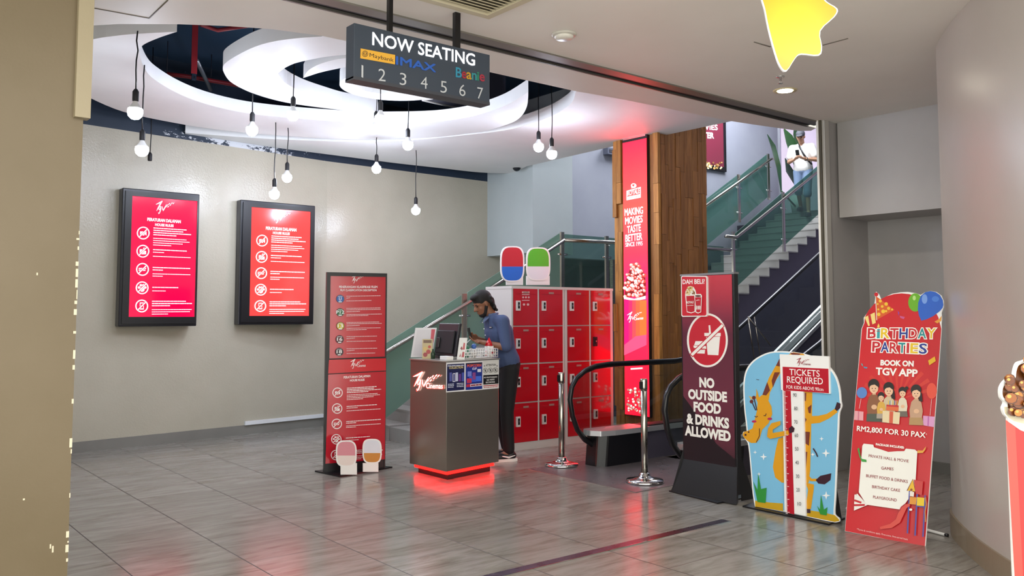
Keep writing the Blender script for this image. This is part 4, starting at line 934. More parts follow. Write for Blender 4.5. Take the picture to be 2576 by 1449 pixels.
P.poly(k((122, 320), (128, 270), (150, 235), (185, 205), (230, 215), (258, 260), (268, 310), (258, 540), (200, 560), (145, 545)), wc); P.poly(k((136, 335), (250, 330), (244, 535), (200, 548), (150, 535)), 'c02030')
R = random.Random(2)
for i in range(40): a_ = R.uniform(0, 1); P.disc(*k((195 + R.uniform(-62, 62) * (1 - a_ * .55), 318 - a_ * 100))[0], R.uniform(1.5, 2.6), R.choice(('e8cf90', 'd2a860', 'f2e2b4', '8a5c34')), None, 7)
P.text('ROYALE', k((150, 432))[0], k((240, 428))[0], 5.4, wc, .03); P.words(k((152, 462))[0], k((238, 458))[0], 1.2, wc, 2)
P.poly(k((248, 330), (262, 310), (335, 308), (350, 330), (338, 545), (300, 562), (268, 550)), wc); P.poly(k((258, 352), (340, 350), (330, 540), (300, 550), (275, 540)), 'c02030'); P.disc(*k((298, 335))[0], 7.5, '6a3a30', 2.6)
P.line(k((275, 395), (300, 385), (318, 388)), 1.4, wc)
for x in (275, 295, 314): P.poly(k((x, 510), (x + 3, 455), (x + 16, 470), (x + 12, 510)), wc)
P.build('placard_print', t)
# ------------------------------------------------------------------ giraffe height chart
XG = 5.70; pg = Plane((XG, 0, 0), (0, -1, 0)); k = zf(1840, 870, 3.083)
t = thing('height_chart', (XG + .05, 3.78, 0), 'giraffe height chart board for children on a black base plate', 'height chart')
q = [aZ(x, y, 0) for x, y in ((1868, 1276), (2085, 1322), (2126, 1306), (1897, 1267))]; MB().prism(q, (0, 0, .012), m_blk).build('base_plate', t)
ol = k((182, 1246), (165, 1150), (148, 950), (128, 760), (100, 715), (86, 690), (92, 666), (118, 662), (112, 600), (98, 480), (92, 300), (112, 190), (170, 112), (260, 60), (345, 42), (480, 48), (600, 72), (700, 115), (770, 175), (815, 245), (840, 330), (850, 430), (856, 470), (838, 520), (832, 640), (820, 900), (808, 1180), (803, 1305), (838, 1340), (840, 1362), (800, 1370), (570, 1322), (400, 1284))
ol = refine(ol, 4); MB().prism([pg.at(*p) for p in ol], (.012, 0, 0), m_wht).build('board', t)
MB().prism([V((XG + .012, 3.45, .012)), V((XG + .012, 3.45, .55)), V((XG + .14, 3.45, .012))], (0, .02, 0), m_blk).build('rear_strut', t)
P = Print(Plane((XG - .0005, 0, 0), (0, -1, 0)), .0006); bl = '7cbde0'; ye = 'dc9c1c'; br = '74362a'; dk = '3a1e2c'
cen = k((470, 700))[0]; P.poly([(cen[0] + (x - cen[0]) * .972, cen[1] + (y - cen[1]) * .985) for x, y in ol if not (y > 1270 and x > 2100)], bl)
P.poly(k((184, 1200), (300, 1215), (400, 1222), (402, 1282), (184, 1246)), 'c9a020'); P.poly(k((575, 1270), (700, 1290), (800, 1312), (834, 1345), (836, 1358), (800, 1365), (572, 1318)), 'c9a020')
P.poly(k((230, 430), (250, 360), (290, 250), (340, 160), (400, 85), (480, 50), (560, 62), (600, 110), (628, 360), (625, 560), (610, 640), (560, 660), (540, 200), (470, 130), (400, 180), (350, 260), (300, 360), (285, 440)), ye)
P.poly(k((240, 380), (278, 280), (300, 345), (270, 385)), br); P.poly(k((312, 270), (335, 205), (376, 205), (352, 250), (322, 325)), br); P.poly(k((345, 155), (375, 95), (392, 130), (375, 160)), br)
P.poly(k((455, 52), (540, 60), (520, 75), (470, 70)), br); P.poly(k((560, 365), (582, 365), (578, 430), (556, 420)), br); P.poly(k((592, 480), (622, 455), (615, 525), (600, 520)), br)
P.poly(k((540, 600), (620, 600), (612, 960), (600, 1060), (555, 1070), (390, 1060), (340, 1020), (322, 940), (345, 800), (365, 720), (420, 700)), ye)
P.poly(k((555, 540), (585, 570), (562, 615)), br); P.poly(k((572, 665), (610, 668), (602, 775), (572, 755)), br); P.poly(k((562, 822), (590, 822), (580, 950), (568, 950)), br)
P.line(k((600, 575), (680, 570), (750, 545), (815, 500)), [20, 18, 13, 11], ye); P.poly(k((802, 490), (820, 436), (848, 448), (846, 480), (820, 506)), dk)
P.line(k((580, 1000), (620, 1040), (668, 1040)), 7, ye); P.poly(k((655, 1040), (690, 1008), (776, 988), (770, 1040), (725, 1074), (675, 1068)), dk)
P.poly(k((575, 1060), (642, 1075), (640, 1110), (618, 1265), (578, 1265), (596, 1115)), ye); P.poly(k((572, 1262), (614, 1268), (614, 1298), (572, 1294)), dk)
# head
P.poly(k((200, 345), (215, 400), (240, 380), (285, 420), (312, 470), (318, 530), (290, 600), (240, 650), (220, 720), (195, 752), (155, 754), (125, 735), (100, 712), (88, 690), (96, 668), (125, 660), (165, 640), (180, 580), (198, 510), (205, 440), (190, 400)), ye); P.poly(k((193, 330), (215, 395), (200, 430)), ye); P.poly(k((135, 388), (165, 398), (160, 425)), 'd9b060')
P.line(k((160, 435), (190, 500)), 2.4, dk); P.line(k((178, 410), (200, 500)), 2.4, dk); P.disc(*k((158, 432))[0], 4.6, '6a2c28'); P.disc(*k((176, 402))[0], 4.6, '6a2c28')
P.line(k((182, 545), (195, 553), (206, 545)), 2, dk); P.line(k((252, 540), (266, 543), (272, 525)), 2, dk); P.disc(*k((178, 586))[0], 6, 'b4215a', 3); P.disc(*k((300, 566))[0], 6, 'b4215a', 3)
P.line(k((220, 640), (218, 700), (195, 748)), 1.6, dk); P.disc(*k((112, 690))[0], 2.6, dk); P.disc(*k((136, 668))[0], 2, dk)
for x, y, r in ((186, 825, 16), (252, 860, 28), (216, 994, 16), (702, 720, 18), (736, 832, 34), (634, 842, 18), (738, 1160, 34)):
    P.poly(k((x, y - r), (x + r * .22, y - r * .22), (x + r, y), (x + r * .22, y + r * .22), (x, y + r), (x - r * .22, y + r * .22), (x - r, y), (x - r * .22, y - r * .22)), 'eef2f4')
for g_ in (((172, 1050), (205, 1120), (210, 985), (232, 1110), (276, 1100), (268, 1218), (206, 1210)), ((666, 1238), (690, 1270), (697, 1155), (720, 1270), (748, 1250), (742, 1314), (692, 1306))): P.poly(k(*g_), '2f8f3a')
P.line(k((637, 795), (660, 830), (672, 860)), 3, dk); P.line(k((196, 260), (218, 264)), 1.2, dk)
P.build('giraffe_print', t)
ol = k((373, 65), (755, 82), (764, 372), (556, 354), (576, 1320), (412, 1284), (396, 345), (385, 340)); pr = Plane((XG - .02, 0, 0), (0, -1, 0))
MB().prism([pr.at(*p) for p in ol], (.018, 0, 0), m_wht).build('ruler_board', t)
P = Print(Plane((XG - .0205, 0, 0), (0, -1, 0)), .0006); cr_ = 'b8142a'
P.poly(k((397, 162), (752, 178), (756, 368), (400, 344)), cr_); P.poly(k((404, 344), (460, 350), (488, 1308), (430, 1296)), cr_)
P.text('TICKETS', k((450, 226))[0], k((685, 240))[0], 15.5, 'f6f4f0', .006); P.text('REQUIRED', k((432, 284))[0], k((710, 300))[0], 15.5, 'f6f4f0', .006); P.text('FOR KIDS ABOVE 90cm', k((427, 330))[0], k((713, 351))[0], 8, 'f6f4f0', .004)
P.logo(*k((505, 155))[0], 36, '9a1f30', .05, True, .9, '8a2030')
for i in range(96):
    y = 352 + i * 9.95; x = 405 + (y - 350) * .0265; e = 30 if i % 10 == 4 else (22 if i % 5 == 4 else 15); P.line(k((x, y), (x + e, y + 1.5)), 1.3, 'f0ece8')
for i, (x, y) in enumerate(((500, 394), (508, 498), (508, 603), (512, 706), (515, 811), (517, 917), (522, 1023), (525, 1128), (535, 1236))): P.text(str(90 - 10 * i), k((x - 12, y))[0], k((x + 14, y + 1))[0], 9, '2c2628', .0)
P.build('ruler_print', t)
P = Print(Plane((XG - .0245, 0, 0), (0, -1, 0)), .0008); P.poly(k((310, 600), (380, 582), (380, 612), (320, 650), (320, 676), (440, 655), (448, 690), (300, 722), (276, 705), (284, 640)), ye); P.poly(k((445, 640), (470, 620), (490, 640), (484, 668), (450, 678)), dk); P.build('giraffe_arm', t)
# ------------------------------------------------------------------ birthday party board
A, B = aZ(2127, 1338), aZ(2330, 1374); u = (B - A).normalized(); bk = u.cross(V((0, 0, 1))) * -1; v = (V((0, 0, 1)) + bk * .19).normalized(); pb = Plane(A, u, v)
t = thing('party_board', (A + B) / 2 + bk * .12, 'leaning red birthday party board with balloons and a party hat at its top', 'sign board')
k = zf(2120, 720, 4.025); k6 = zf(2120, 1040, 4.025)
ol = k6((22, 1192), (105, 128)) + k((190, 430), (215, 370), (212, 320), (262, 250), (318, 205), (330, 110), (316, 85), (338, 56), (366, 80), (388, 130), (430, 108), (500, 76), (580, 62), (660, 58), (740, 70), (790, 88), (830, 62), (890, 48), (950, 58), (1000, 95), (1022, 150), (1022, 210), (1000, 270), (1006, 330), (1000, 380), (1002, 430)) + k6((838, 1352))
q = [pb.at(*p) for p in ol]; MB().prism(q, -pb.n * .01, m_wht).build('board', t)
mg3 = NT('poster_red', .3); mg3.base(mg3.ramp(mg3.noise(mg3.pos, 1.2, 2), [(.3, 'bf1c26'), (.7, 'cc2830')])); redb = mg3.m
P = Print(Plane(A + pb.n * .0005, u, v), .0005)
dome = [(2268 + 100 * math.cos(a_), 835 - 97 * math.sin(a_)) for a_ in [math.pi * i / 16 for i in range(17)]]
P.poly(k6((24, 1190), (107, 128)) + k((196, 428), (220, 372)) + [p for p in dome[::-1] if p[1] < 812 and p[0] < 2362] + k((998, 432)) + k6((832, 1350)), redb)
hub = k((560, 1150))[0]
for i in range(11):
    a0 = math.pi * (.08 + i * .085); a1 = a0 + .11; P.poly([hub, (hub[0] + 92 * math.cos(a0), hub[1] - 92 * math.sin(a0)), (hub[0] + 92 * math.cos(a1), hub[1] - 92 * math.sin(a1))], 'd13a30'); P.k -= 1
P.k += 1
P.poly(k((336, 100), (525, 240), (345, 340)), 'd8612c')
R = random.Random(6)
for x, y, r in ((380, 150, 16), (400, 205, 14), (440, 180, 18), (410, 255, 20), (360, 235, 10), (365, 285, 18), (465, 225, 16), (500, 236, 10), (355, 180, 10), (440, 252, 12)): P.disc(*k((x, y))[0], r / 4.025, 'ecc23c', None, 12)
P.line(k((333, 100), (345, 345)), 1.6, 'f0ece4'); P.disc(*k((340, 84))[0], 5, 'c8202c')
P.poly(k((222, 315), (325, 265), (335, 372), (260, 405)), 'f0d884'); P.poly(k((258, 298), (282, 287), (302, 390), (275, 400)), 'c02832'); P.line(k((240, 285), (280, 262), (300, 240), (285, 280), (250, 270)), 2, 'c02832')
P.disc(*k((735, 165))[0], 17.5, '6cb02c', 23); P.disc(*k((725, 120))[0], 4, 'b8e08a', 6)
P.poly(k((1020, 190), (1014, 140), (985, 90), (940, 60), (890, 50), (835, 62), (790, 100), (766, 165), (762, 235), (772, 295), (797, 350), (850, 336), (920, 302), (985, 252), (1012, 220)), '2f64c8'); P.disc(*k((830, 130))[0], 7, '7aa2e8', 12); P.disc(*k((940, 130))[0], 9, '4a80da', 7)
P.poly(k((930, 360), (980, 330), (1002, 300), (998, 350), (960, 378)), 'e8a040'); P.poly(k((578, 300), (630, 312), (620, 334), (585, 322)), 'c85a90'); P.poly(k((558, 250), (575, 270), (568, 300)), '8a4ab0')
# lettering
def letters(s_, cols, l, r, cap, skip=()):
    n = len(s_); wds = {'I': .42, 'i': .42}; tw = sum(wds.get(c, 1) for c in s_); x = 0
    for c, co in zip(s_, cols):
        w_ = wds.get(c, 1); f0 = (x + .08) / tw; f1 = (x + w_ - .08) / tw; x += w_
        p0 = (l[0] + (r[0] - l[0]) * f0, l[1] + (r[1] - l[1]) * f0); p1_ = (l[0] + (r[0] - l[0]) * f1, l[1] + (r[1] - l[1]) * f1)
        P.text(c, p0, p1_, cap, 'f6f4ee', .085); P.text(c, p0, p1_, cap, co, .02)
Rr_, Yy, Bb, Tt = 'c62430', 'e8c22c', '253a92', '2a8f94'
letters('BiRTHDAY', (Rr_, '3aa0a8', Yy, Rr_, Bb, Rr_, Tt, Yy), k((248, 525))[0], k((945, 528))[0], 24)
letters('PARTIES', (Rr_, Bb, Rr_, Tt, Rr_, Yy, Bb), k((296, 660))[0], k((858, 684))[0], 24)
P.poly(k((352, 420), (378, 418), (374, 395), (366, 378), (356, 400)), 'f0d060')
P.text('BOOK ON', k((388, 800))[0], k((718, 812))[0], 12.5, 'f4f2ee', .05); P.text('TGV APP', k((340, 895))[0], k((757, 918))[0], 17, 'f4f2ee', .035)
P.poly(k((868, 755), (935, 712), (946, 760), (880, 802)), 'e0b024'); P.poly(k((190, 780), (205, 790), (208, 815), (196, 800)), '54b0b0'); P.poly(k((215, 815), (255, 822), (250, 835), (222, 832)), '4a94b8')
# the party family
def fam(x, y, s_, shirt, legs, hair, h2=0, kneel=0):
    P.poly(k((x - 62 * s_, y + 330 * s_), (x - 70 * s_, y + 240 * s_), (x - 50 * s_, y + 150 * s_), (x - 15 * s_, y + 115 * s_), (x + 20 * s_, y + 115 * s_), (x + 58 * s_, y + 160 * s_), (x + 72 * s_, y + 250 * s_), (x + 60 * s_, y + 330 * s_)), shirt)
    P.poly(k((x - 75 * s_, y + 395 * s_), (x - 70 * s_, y + 318 * s_), (x + 66 * s_, y + 318 * s_), (x + 80 * s_, y + 400 * s_)), legs)
    P.disc(*k((x, y + 25 * s_))[0], 14 * s_, hair, 15 * s_); 
    if h2: P.poly(k((x + 18 * s_, y + 20 * s_), (x + 62 * s_, y + 60 * s_), (x + 70 * s_, y + 150 * s_), (x + 30 * s_, y + 140 * s_)), hair)
    P.poly(k((x - 14 * s_, y + 85 * s_), (x + 22 * s_, y + 85 * s_), (x + 22 * s_, y + 125 * s_), (x - 12 * s_, y + 125 * s_)), 'd8a886'); P.disc(*k((x + 2 * s_, y + 62 * s_))[0], 11 * s_, 'e6bc9a', 12.5 * s_)
    P.poly(k((x - 44 * s_, y + 45 * s_), (x - 30 * s_, y - 5 * s_), (x + 20 * s_, y - 15 * s_), (x + 52 * s_, y + 20 * s_), (x + 46 * s_, y + 48 * s_), (x + 10 * s_, y + 22 * s_), (x - 22 * s_, y + 28 * s_)), hair)
    for e in (-14, 18): P.disc(*k((x + e * s_, y + 62 * s_))[0], 1.3 * s_, '2a1a18')
    P.line(k((x - 10 * s_, y + 85 * s_), (x + 2 * s_, y + 91 * s_), (x + 14 * s_, y + 85 * s_)), 1.2 * s_, '9a4a40')
    P.disc(*k((x + 5 * s_, y + 250 * s_))[0], 7 * s_, 'e0b490', 6 * s_)
P.poly(k((128, 1262), (215, 1272), (212, 1362), (118, 1354)), 'e0a0a8'); P.poly(k((818, 1312), (935, 1322), (926, 1428), (815, 1408)), 'd89ac8'); P.line(k((872, 1318), (868, 1415)), 3, 'b860a8'); P.line(k((165, 1268), (162, 1358)), 3, 'c87088')
P.disc(*k((198, 1080))[0], 13, '5a86c8', 14); P.line(k((190, 1140), (172, 1240)), 1, 'e8d8d8'); P.disc(*k((905, 1062))[0], 13, 'e2503c', 20); P.line(k((905, 1145), (888, 1310)), 1, 'f0d8d8')
fam(318, 975, 1.0, '8a5a3e', '4e564c', '26201e'); fam(470, 1005, .95, 'cdbb9a', '8c8478', '1f1a1a', 1); fam(748, 1030, .95, 'c09a7e', 'b08c5e', '221c1c', 1)
fam(395, 1095, .62, 'd6a84a', 'a89c90', '26201e'); fam(612, 1045, .70, 'dcd2ba', '6a6258', '221c1c', 0); P.disc(*k((655, 1035))[0], 4.5, '221c1c')
P.poly(k((412, 1262), (588, 1280), (580, 1400), (410, 1378)), 'e2cfa8'); P.poly(k((482, 1268), (520, 1272), (514, 1392), (478, 1388)), 'cf5a40'); P.poly(k((452, 1200), (575, 1210), (572, 1268), (446, 1258)), 'd8683c'); P.poly(k((452, 1200), (575, 1210), (573, 1228), (449, 1218)), 'c02c34')
for i in range(7): P.line(k((470 + i * 15, 1205), (472 + i * 15, 1160)), 1.5, ('e8c850', '58a0c8', 'e8e4e0')[i % 3])
P.text('RM2,800 FOR 30 PAX', k6((152, 178))[0], k6((845, 248))[0], 12.5, 'f6f4ee', .03); P.text('*', k6((848, 232))[0], k6((860, 234))[0], 6, 'f6f4ee', .04)
P.poly(k6((208, 330), (222, 308), (318, 318), (326, 345), (400, 368), (470, 392), (560, 385), (632, 384), (648, 358), (740, 368), (764, 388), (745, 720), (700, 830), (600, 975), (250, 925), (172, 800)), 'ecebe4')
P.text('PACKAGE INCLUDES:', k6((345, 324))[0], k6((630, 358))[0], 5, 'f4f0ea', .05)
for s_, a_, b_ in (('PRIVATE HALL & MOVIE', (272, 444), (677, 500)), ('GAMES', (400, 568), (523, 580)), ('BUFFET FOOD & DRINKS', (248, 645), (668, 706)), ('BIRTHDAY CAKE', (308, 756), (590, 796)), ('PLAYGROUND', (318, 860), (556, 894))): P.text(s_, k6(a_)[0], k6(b_)[0], 7, '8a1a26', .008)
P.poly(k6((160, 360), (178, 350), (190, 430), (205, 462), (250, 470), (252, 495), (205, 490), (180, 440)), '3c9a44'); P.poly(k6((766, 376), (820, 378), (852, 336), (848, 366), (822, 402), (768, 404)), 'e0a03c')
P.poly(k6((130, 825), (160, 815), (262, 928), (125, 985)), 'e8e4de')
for a_, b_ in (((128, 880), (200, 905)), ((126, 930), (235, 928))): P.line(k6(a_, b_), 5, 'c0202c')
P.line(k6((125, 790), (150, 830), (135, 780), (170, 820)), 2, 'b83a30')
for x, y, c in ((688, 780, 1215), (765, 810, 1238), (845, 830, 1250)): P.line(k6((x, y), (x - 22, c)), 3.4, '4448a0')
P.poly(k6((720, 668), (748, 792), (662, 782)), 'e2b42c'); P.line(k6((662, 784), (720, 668), (750, 795)), 2, '7a2a30'); P.disc(*k6((706, 775))[0], 3.2, '8a4a20'); P.poly(k6((730, 672), (825, 690), (812, 830), (752, 815)), 'c43a38')
P.poly(k6((690, 792), (735, 798), (730, 845), (690, 838)), 'e8e0d4'); P.poly(k6((690, 845), (762, 852), (752, 925), (686, 918)), 'd89030'); P.poly(k6((765, 848), (838, 856), (834, 940), (760, 934)), 'e2c020'); P.line(k6((765, 940), (838, 948)), 2.4, '3a50a8')
P.line(k6((690, 925), (640, 945), (600, 1020), (570, 1090), (500, 1140), (390, 1162)), [6, 12, 14, 13, 11, 6], 'd04a40'); P.line(k6((650, 915), (605, 950), (585, 990)), 3, 'a82030'); P.disc(*k6((700, 975))[0], 4, 'e8e4e0', 3)
P.line(k6((850, 850), (858, 920), (845, 1000), (850, 1100)), 3, 'c07a3c')
P.text('*Terms & conditions apply. First-come, first-served basis', k6((155, 1180))[0], k6((670, 1284))[0], 4.2, 'e8c8c4', .0)
P.build('board_print', t)
# easel leg behind it
c1 = aZ(2378, 1345, .012); c2 = aZ(2325, 1331, .012); mid = pb.xyz(.3, 1.0, -.012)
MB().tube([c2 - (c1 - c2) * 4.2, c1], .010, m_wht, 6).tube([c2 - (c1 - c2) * 1.5, mid], .009, m_wht, 6).build('easel_leg', t); MB().tube([c1, c1 + (c1 - c2).normalized() * .02], .012, m_blk, 6).build('leg_tip', t)
# ------------------------------------------------------------------ popcorn cup standee
D = 2.95; pc_ = Plane(aD(2540, 1100, D), rt); k = zf(2276, 880, 2.547)
fl = (C0.z * F / D + HZ)
t = thing('popcorn_standee', V((pc_.at(2600, 1100).x, pc_.at(2600, 1100).y, 0)), 'large red popcorn cup cutout with caramel popcorn against the round wall', 'standee')
b3 = pc_.ab((2536, 1449)); zb0 = -pc_.P.z; ac = b3[0] + .29; a0 = b3[0] + .012
mir = lambda L: L + [(2 * ac - a, b) for a, b in reversed(L)]
left = [pc_.ab(p) for p in refine(k((662, 436), (640, 415), (628, 375), (640, 338), (616, 305), (614, 245), (645, 196), (698, 172), (704, 130), (722, 84), (764, 68), (840, 30), (900, 12)), 4)]
lt = left + [(ac - .06, left[-1][1] + .035)]
pts3 = [pc_.xyz(a, b) for a, b in [(b3[0] + .02, zb0 + .004)] + mir(lt) + [(2 * ac - b3[0] - .02, zb0 + .004)]]
MB().prism(pts3, -pc_.n * .015, m_wht).build('board', t)
P = Print(Plane(pc_.P + pc_.n * .0006, rt), .0001); yt = pc_.ab((2540, 1056))[1]; cr2 = 'a01c1a'
P.pab(mir([(a0 + .02, zb0 + .03), (a0, yt), (a0 + .05, yt - .035), (a0 + .14, yt - .07), (ac - .04, yt - .09)]), cr2)
P.pab([(a0, yt), (a0 + .02, zb0 + .03), (a0 + .045, zb0 + .03), (a0 + .032, yt - .022)], 'b83a30')
rim = [pc_.ab(p) for p in k((636, 365), (640, 405), (664, 436), (700, 458), (770, 476), (900, 498))] + [(ac - .04, yt - .085)]
P.pab(mir(rim), 'b5ab92')
blob = [pc_.ab(p) for p in refine(k((660, 372), (655, 330), (630, 300), (628, 250), (655, 208), (706, 184), (715, 140), (730, 100), (770, 82), (840, 45), (900, 28)), 3)] + [(ac - .06, left[-1][1] + .02)]
low = [pc_.ab(p) for p in k((900, 462), (780, 436), (720, 414))]
P.pab(low + blob + [(2 * ac - a, b) for a, b in reversed(blob)] + [(2 * ac - a, b) for a, b in reversed(low)] + [(ac, low[0][1] - .012)], '5e300c')
R = random.Random(9); bl_ = P.k; edge_ = sorted(blob, key=lambda q: q[1])
def span(b):
    a = [q[0] for q in blob if abs(q[1] - b) < .02]; return min(a) if a else blob[0][0] + .03
for i in range(420):
    b = low[2][1] + R.uniform(.0, 1) * (blob[-1][1] - low[2][1] - .02); a1 = span(b) + .008; a = a1 + R.uniform(0, 1) * 2 * (ac - a1); r = R.uniform(.011, .024)
    c = R.choice(('7c4412', '98601c', 'a8742c', '6a360c', '8a5218', '57290a'))
    for rr, oo, cc_, n_ in ((r, 0, '4a2208', 9), (r * .86, .0012, c, 9), (r * .34, r * .3, 'b98a40', 7)): P.pab([(a - oo + rr * math.cos(6.2832 * q / n_), b + oo + rr * .85 * math.sin(6.2832 * q / n_)) for q in range(n_)], cc_)
P.build('cup_print', t)
q0 = pc_.xyz(b3[0] + .25, zb0 + .004, -.015); MB().prism([q0, q0 + V((0, 0, .6)), q0 - pc_.n * .3], rt * .012, m_wht).build('rear_strut', t)
# ------------------------------------------------------------------ hanging star
D = 3.9; psr = Plane(aD(2005, 60, D), (rt * .96 + fw.cross(V((0, 0, 1))).normalized() * 0).normalized())
tips = [(1978, 180), (2000, 148), (2016, 137), (2060, 140), (2068, 118), (2064, 78), (2100, 42), (2107, 22), (2080, 4), (2066, -18), (2048, -80), (2030, -96), (2010, -78), (1980, -38), (1930, -28), (1914, -12), (1922, 20), (1932, 70), (1948, 130), (1962, 168)]
n_ = len(tips); sm_ = []
for i in range(n_):
    a_, b_, c_, d_ = (V(tips[(i + j - 1) % n_]) for j in range(4))
    for q in range(3):
        t_ = q / 3; p = .5 * ((2 * b_) + (c_ - a_) * t_ + (2 * a_ - 5 * b_ + 4 * c_ - d_) * t_ * t_ + (3 * b_ - a_ - 3 * c_ + d_) * t_ ** 3); sm_.append((p.x, p.y))
t = thing('hanging_star', aD(2010, 30, D), 'plain yellow star cutout with white edge hanging from the hall ceiling', 'star decoration')
MB().prism([psr.at(*p) for p in sm_], -psr.n * .012, m_wht).build('board', t)
ms = NT('star_yellow', .35); sx_ = ms.n('ShaderNodeVectorMath', operation='DISTANCE'); ms.l(ms.pos, sx_.inputs[0]); sx_.inputs[1].default_value = aD(2000, 60, D)
ms.base(ms.ramp(ms.math('MULTIPLY', sx_.outputs['Value'], 3.2), [(.25, 'd2b812'), (.6, 'cba016'), (.95, 'bd7a20')]))
P = Print(Plane(psr.P + psr.n * .0006, psr.u), .0006); cx_ = (2005, 45); P.poly([(cx_[0] + (x - cx_[0]) * .965, cx_[1] + (y - cx_[1]) * .972) for x, y in sm_], ms.m); P.build('star_print', t)
p = psr.at(2030, -85); MB().tube([p, V((p.x, p.y, ZC))], .0015, m_wht, 5).build('string', t)
# ------------------------------------------------------------------ hanging sign
YS = 4.30; pS = Plane((0, YS, 0), (1, 0, 0)); k = zf(640, 0, 4.025)
tl, br_ = pS.ab((891, 62)), pS.ab((1232, 260)); tr_ = pS.ab((1233, 134)); zt, zbm = (tl[1] + tr_[1]) / 2, (pS.ab((889, 199))[1] + br_[1]) / 2
t = thing('hanging_sign', (tl[0], YS, zbm), 'black hanging seating sign with white letters on two rods under the hall ceiling', 'sign')
MB().box((tl[0], YS, zbm), (br_[0], YS + .095, zt), mat('363f4c', .45)).build('sign_box', t, bevel=.003)
MB().box((tl[0] + .0, YS - .002, zbm - .006), (br_[0], YS + .097, zbm + .012), mat('3c3e46', .4)).build('lower_edge', t)
for x0, x1 in ((975.5, 985), (1142, 1155)):
    a_, b_ = aY((x0), 70, YS + .045).x, aY(x1, 70, YS + .045).x; MB().box((a_, YS + .03, zt), (b_, YS + .06, ZC), m_blk).build('hanging_rod', t)
P = Print(Plane((0, YS - .003, 0), (1, 0, 0)), .0012); ws = mat('ffffff', .4, 0, 1.25); gw = mat('b9bcc0', .5)
P.text('NOW SEATING', (937, 112.5), (1194.5, 165.5), 31.5, ws, .012); P.build('lettering', t)
P = Print(Plane((0, YS - .003, 0), (1, 0, 0)), .0012)
P.poly(k((1075, 490), (1425, 556), (1423, 652), (1072, 590)), 'e0a83a'); P.text('Maybank', k((1166, 574))[0], k((1410, 628))[0], 9.5, '1c1c22', .0)
for r in (8, 5.2): P.ring(*k((1120, 545))[0], r * .92, 1.1, '1c1c22', r)
P.line(k((1104, 538), (1120, 552), (1138, 540)), 1.2, '1c1c22')
P.build('bank_logo', t); P = Print(Plane((0, YS - .003, 0), (1, 0, 0)), .0012)
P.text('IMAX', k((1434, 650))[0], k((1834, 730))[0], 19.5, mat('2f62b8', .4, 0, .35), .05)
P.build('screen_logo', t); P = Print(Plane((0, YS - .003, 0), (1, 0, 0)), .0012)
cols = ('3a9ab4', 'b8303c', 'd8a02c', '3a9a9c', '2f8a6c', 'b8384a'); bx = [(2040, 2098), (2102, 2142), (2148, 2196), (2202, 2248), (2254, 2272), (2280, 2328)]
for c, co, (a_, b_) in zip('Beanie', cols, bx): P.text(c, k((a_, 778 + (a_ - 2040) * .16))[0], k((b_, 778 + (b_ - 2040) * .16))[0], 24 if c != 'i' else 22, mat(co, .4, 0, .25), .02)
P.build('hall_logo', t); P = Print(Plane((0, YS - .003, 0), (1, 0, 0)), .0012)
for s_, a_, b_, y in (('1', 1082, 1102, 780), ('2', 1254, 1328, 817), ('3', 1470, 1538, 857), ('4', 1682, 1752, 893), ('5', 1882, 1948, 935), ('6', 2072, 2136, 968), ('7', 2254, 2314, 997)): P.text(s_, k((a_, y))[0], k((b_, y + 9))[0], 31 - (a_ - 1078) * .002, gw, -.004)
P.build('hall_numbers', t)
# ------------------------------------------------------------------ ceiling fittings
c = aZ(1230, 37, ZC); t = thing('ceiling_vent', c - V((.45, .45, 0)), 'square beige air conditioning vent in the hall ceiling', 'vent')
m = MB(); s_ = .9; m.box((c.x - s_, c.y - s_, ZC - .03), (c.x, c.y - s_ + .05, ZC), mat('c3b99f', .5)); m.box((c.x - s_, c.y - .05, ZC - .03), (c.x, c.y, ZC), mat('c3b99f', .5)); m.box((c.x - s_, c.y - s_ + .05, ZC - .03), (c.x - s_ + .05, c.y - .05, ZC), mat('c3b99f', .5)); m.box((c.x - .05, c.y - s_ + .05, ZC - .03), (c.x, c.y - .05, ZC), mat('c3b99f', .5)); m.build('frame', t)
m = MB()
for i in range(20): y = c.y - s_ + .06 + i * .0395; m.obox(V((c.x - s_ + .05, y, ZC - .024)), V((s_ - .1, 0, 0)), V((0, .03, .012)), V((0, -.004, .004)), mat('b3a98e', .5))
m.build('slats', t); MB().box((c.x - s_ + .05, c.y - s_ + .05, ZC - .004), (c.x - .05, c.y - .05, ZC), mat('6f6858', .7)).build('backing', t)
p = aZ(1419, 86, ZC); t = thing('smoke_detector', p, 'small round white smoke detector on the hall ceiling', 'smoke detector')
MB().lathe(p, [(.0, -.034), (.055, -.034), (.065, -.02), (.065, -.014)], mat('d8d4ca', .4), 28).build('body', t); MB().lathe(p, [(.075, -.014), (.085, -.006), (.085, 0), (.0, 0)], mat('c2beb4', .4), 28).build('base', t)
p = aZ(1963, 192, ZC); t = thing('ceiling_sprinkler', p, 'small metal fire sprinkler on the hall ceiling just above the lit downlight', 'sprinkler')
MB().lathe(p, [(.034, 0), (.034, -.008), (.012, -.012), (.012, -.03)], m_chrome, 20).build('escutcheon', t); MB().tube([p + V((-.012, 0, -.03)), p + V((-.014, 0, -.055))], .003, m_chrome, 5).tube([p + V((.012, 0, -.03)), p + V((.014, 0, -.055))], .003, m_chrome, 5).lathe(p + V((0, 0, -.058)), [(0, 0), (.02, 0), (.02, .003), (0, .003)], m_chrome, 16).build('deflector', t)
p = aZ(1975, 227, ZC); t = thing('ceiling_downlight', p, 'bright warm recessed downlight in the hall ceiling', 'downlight')
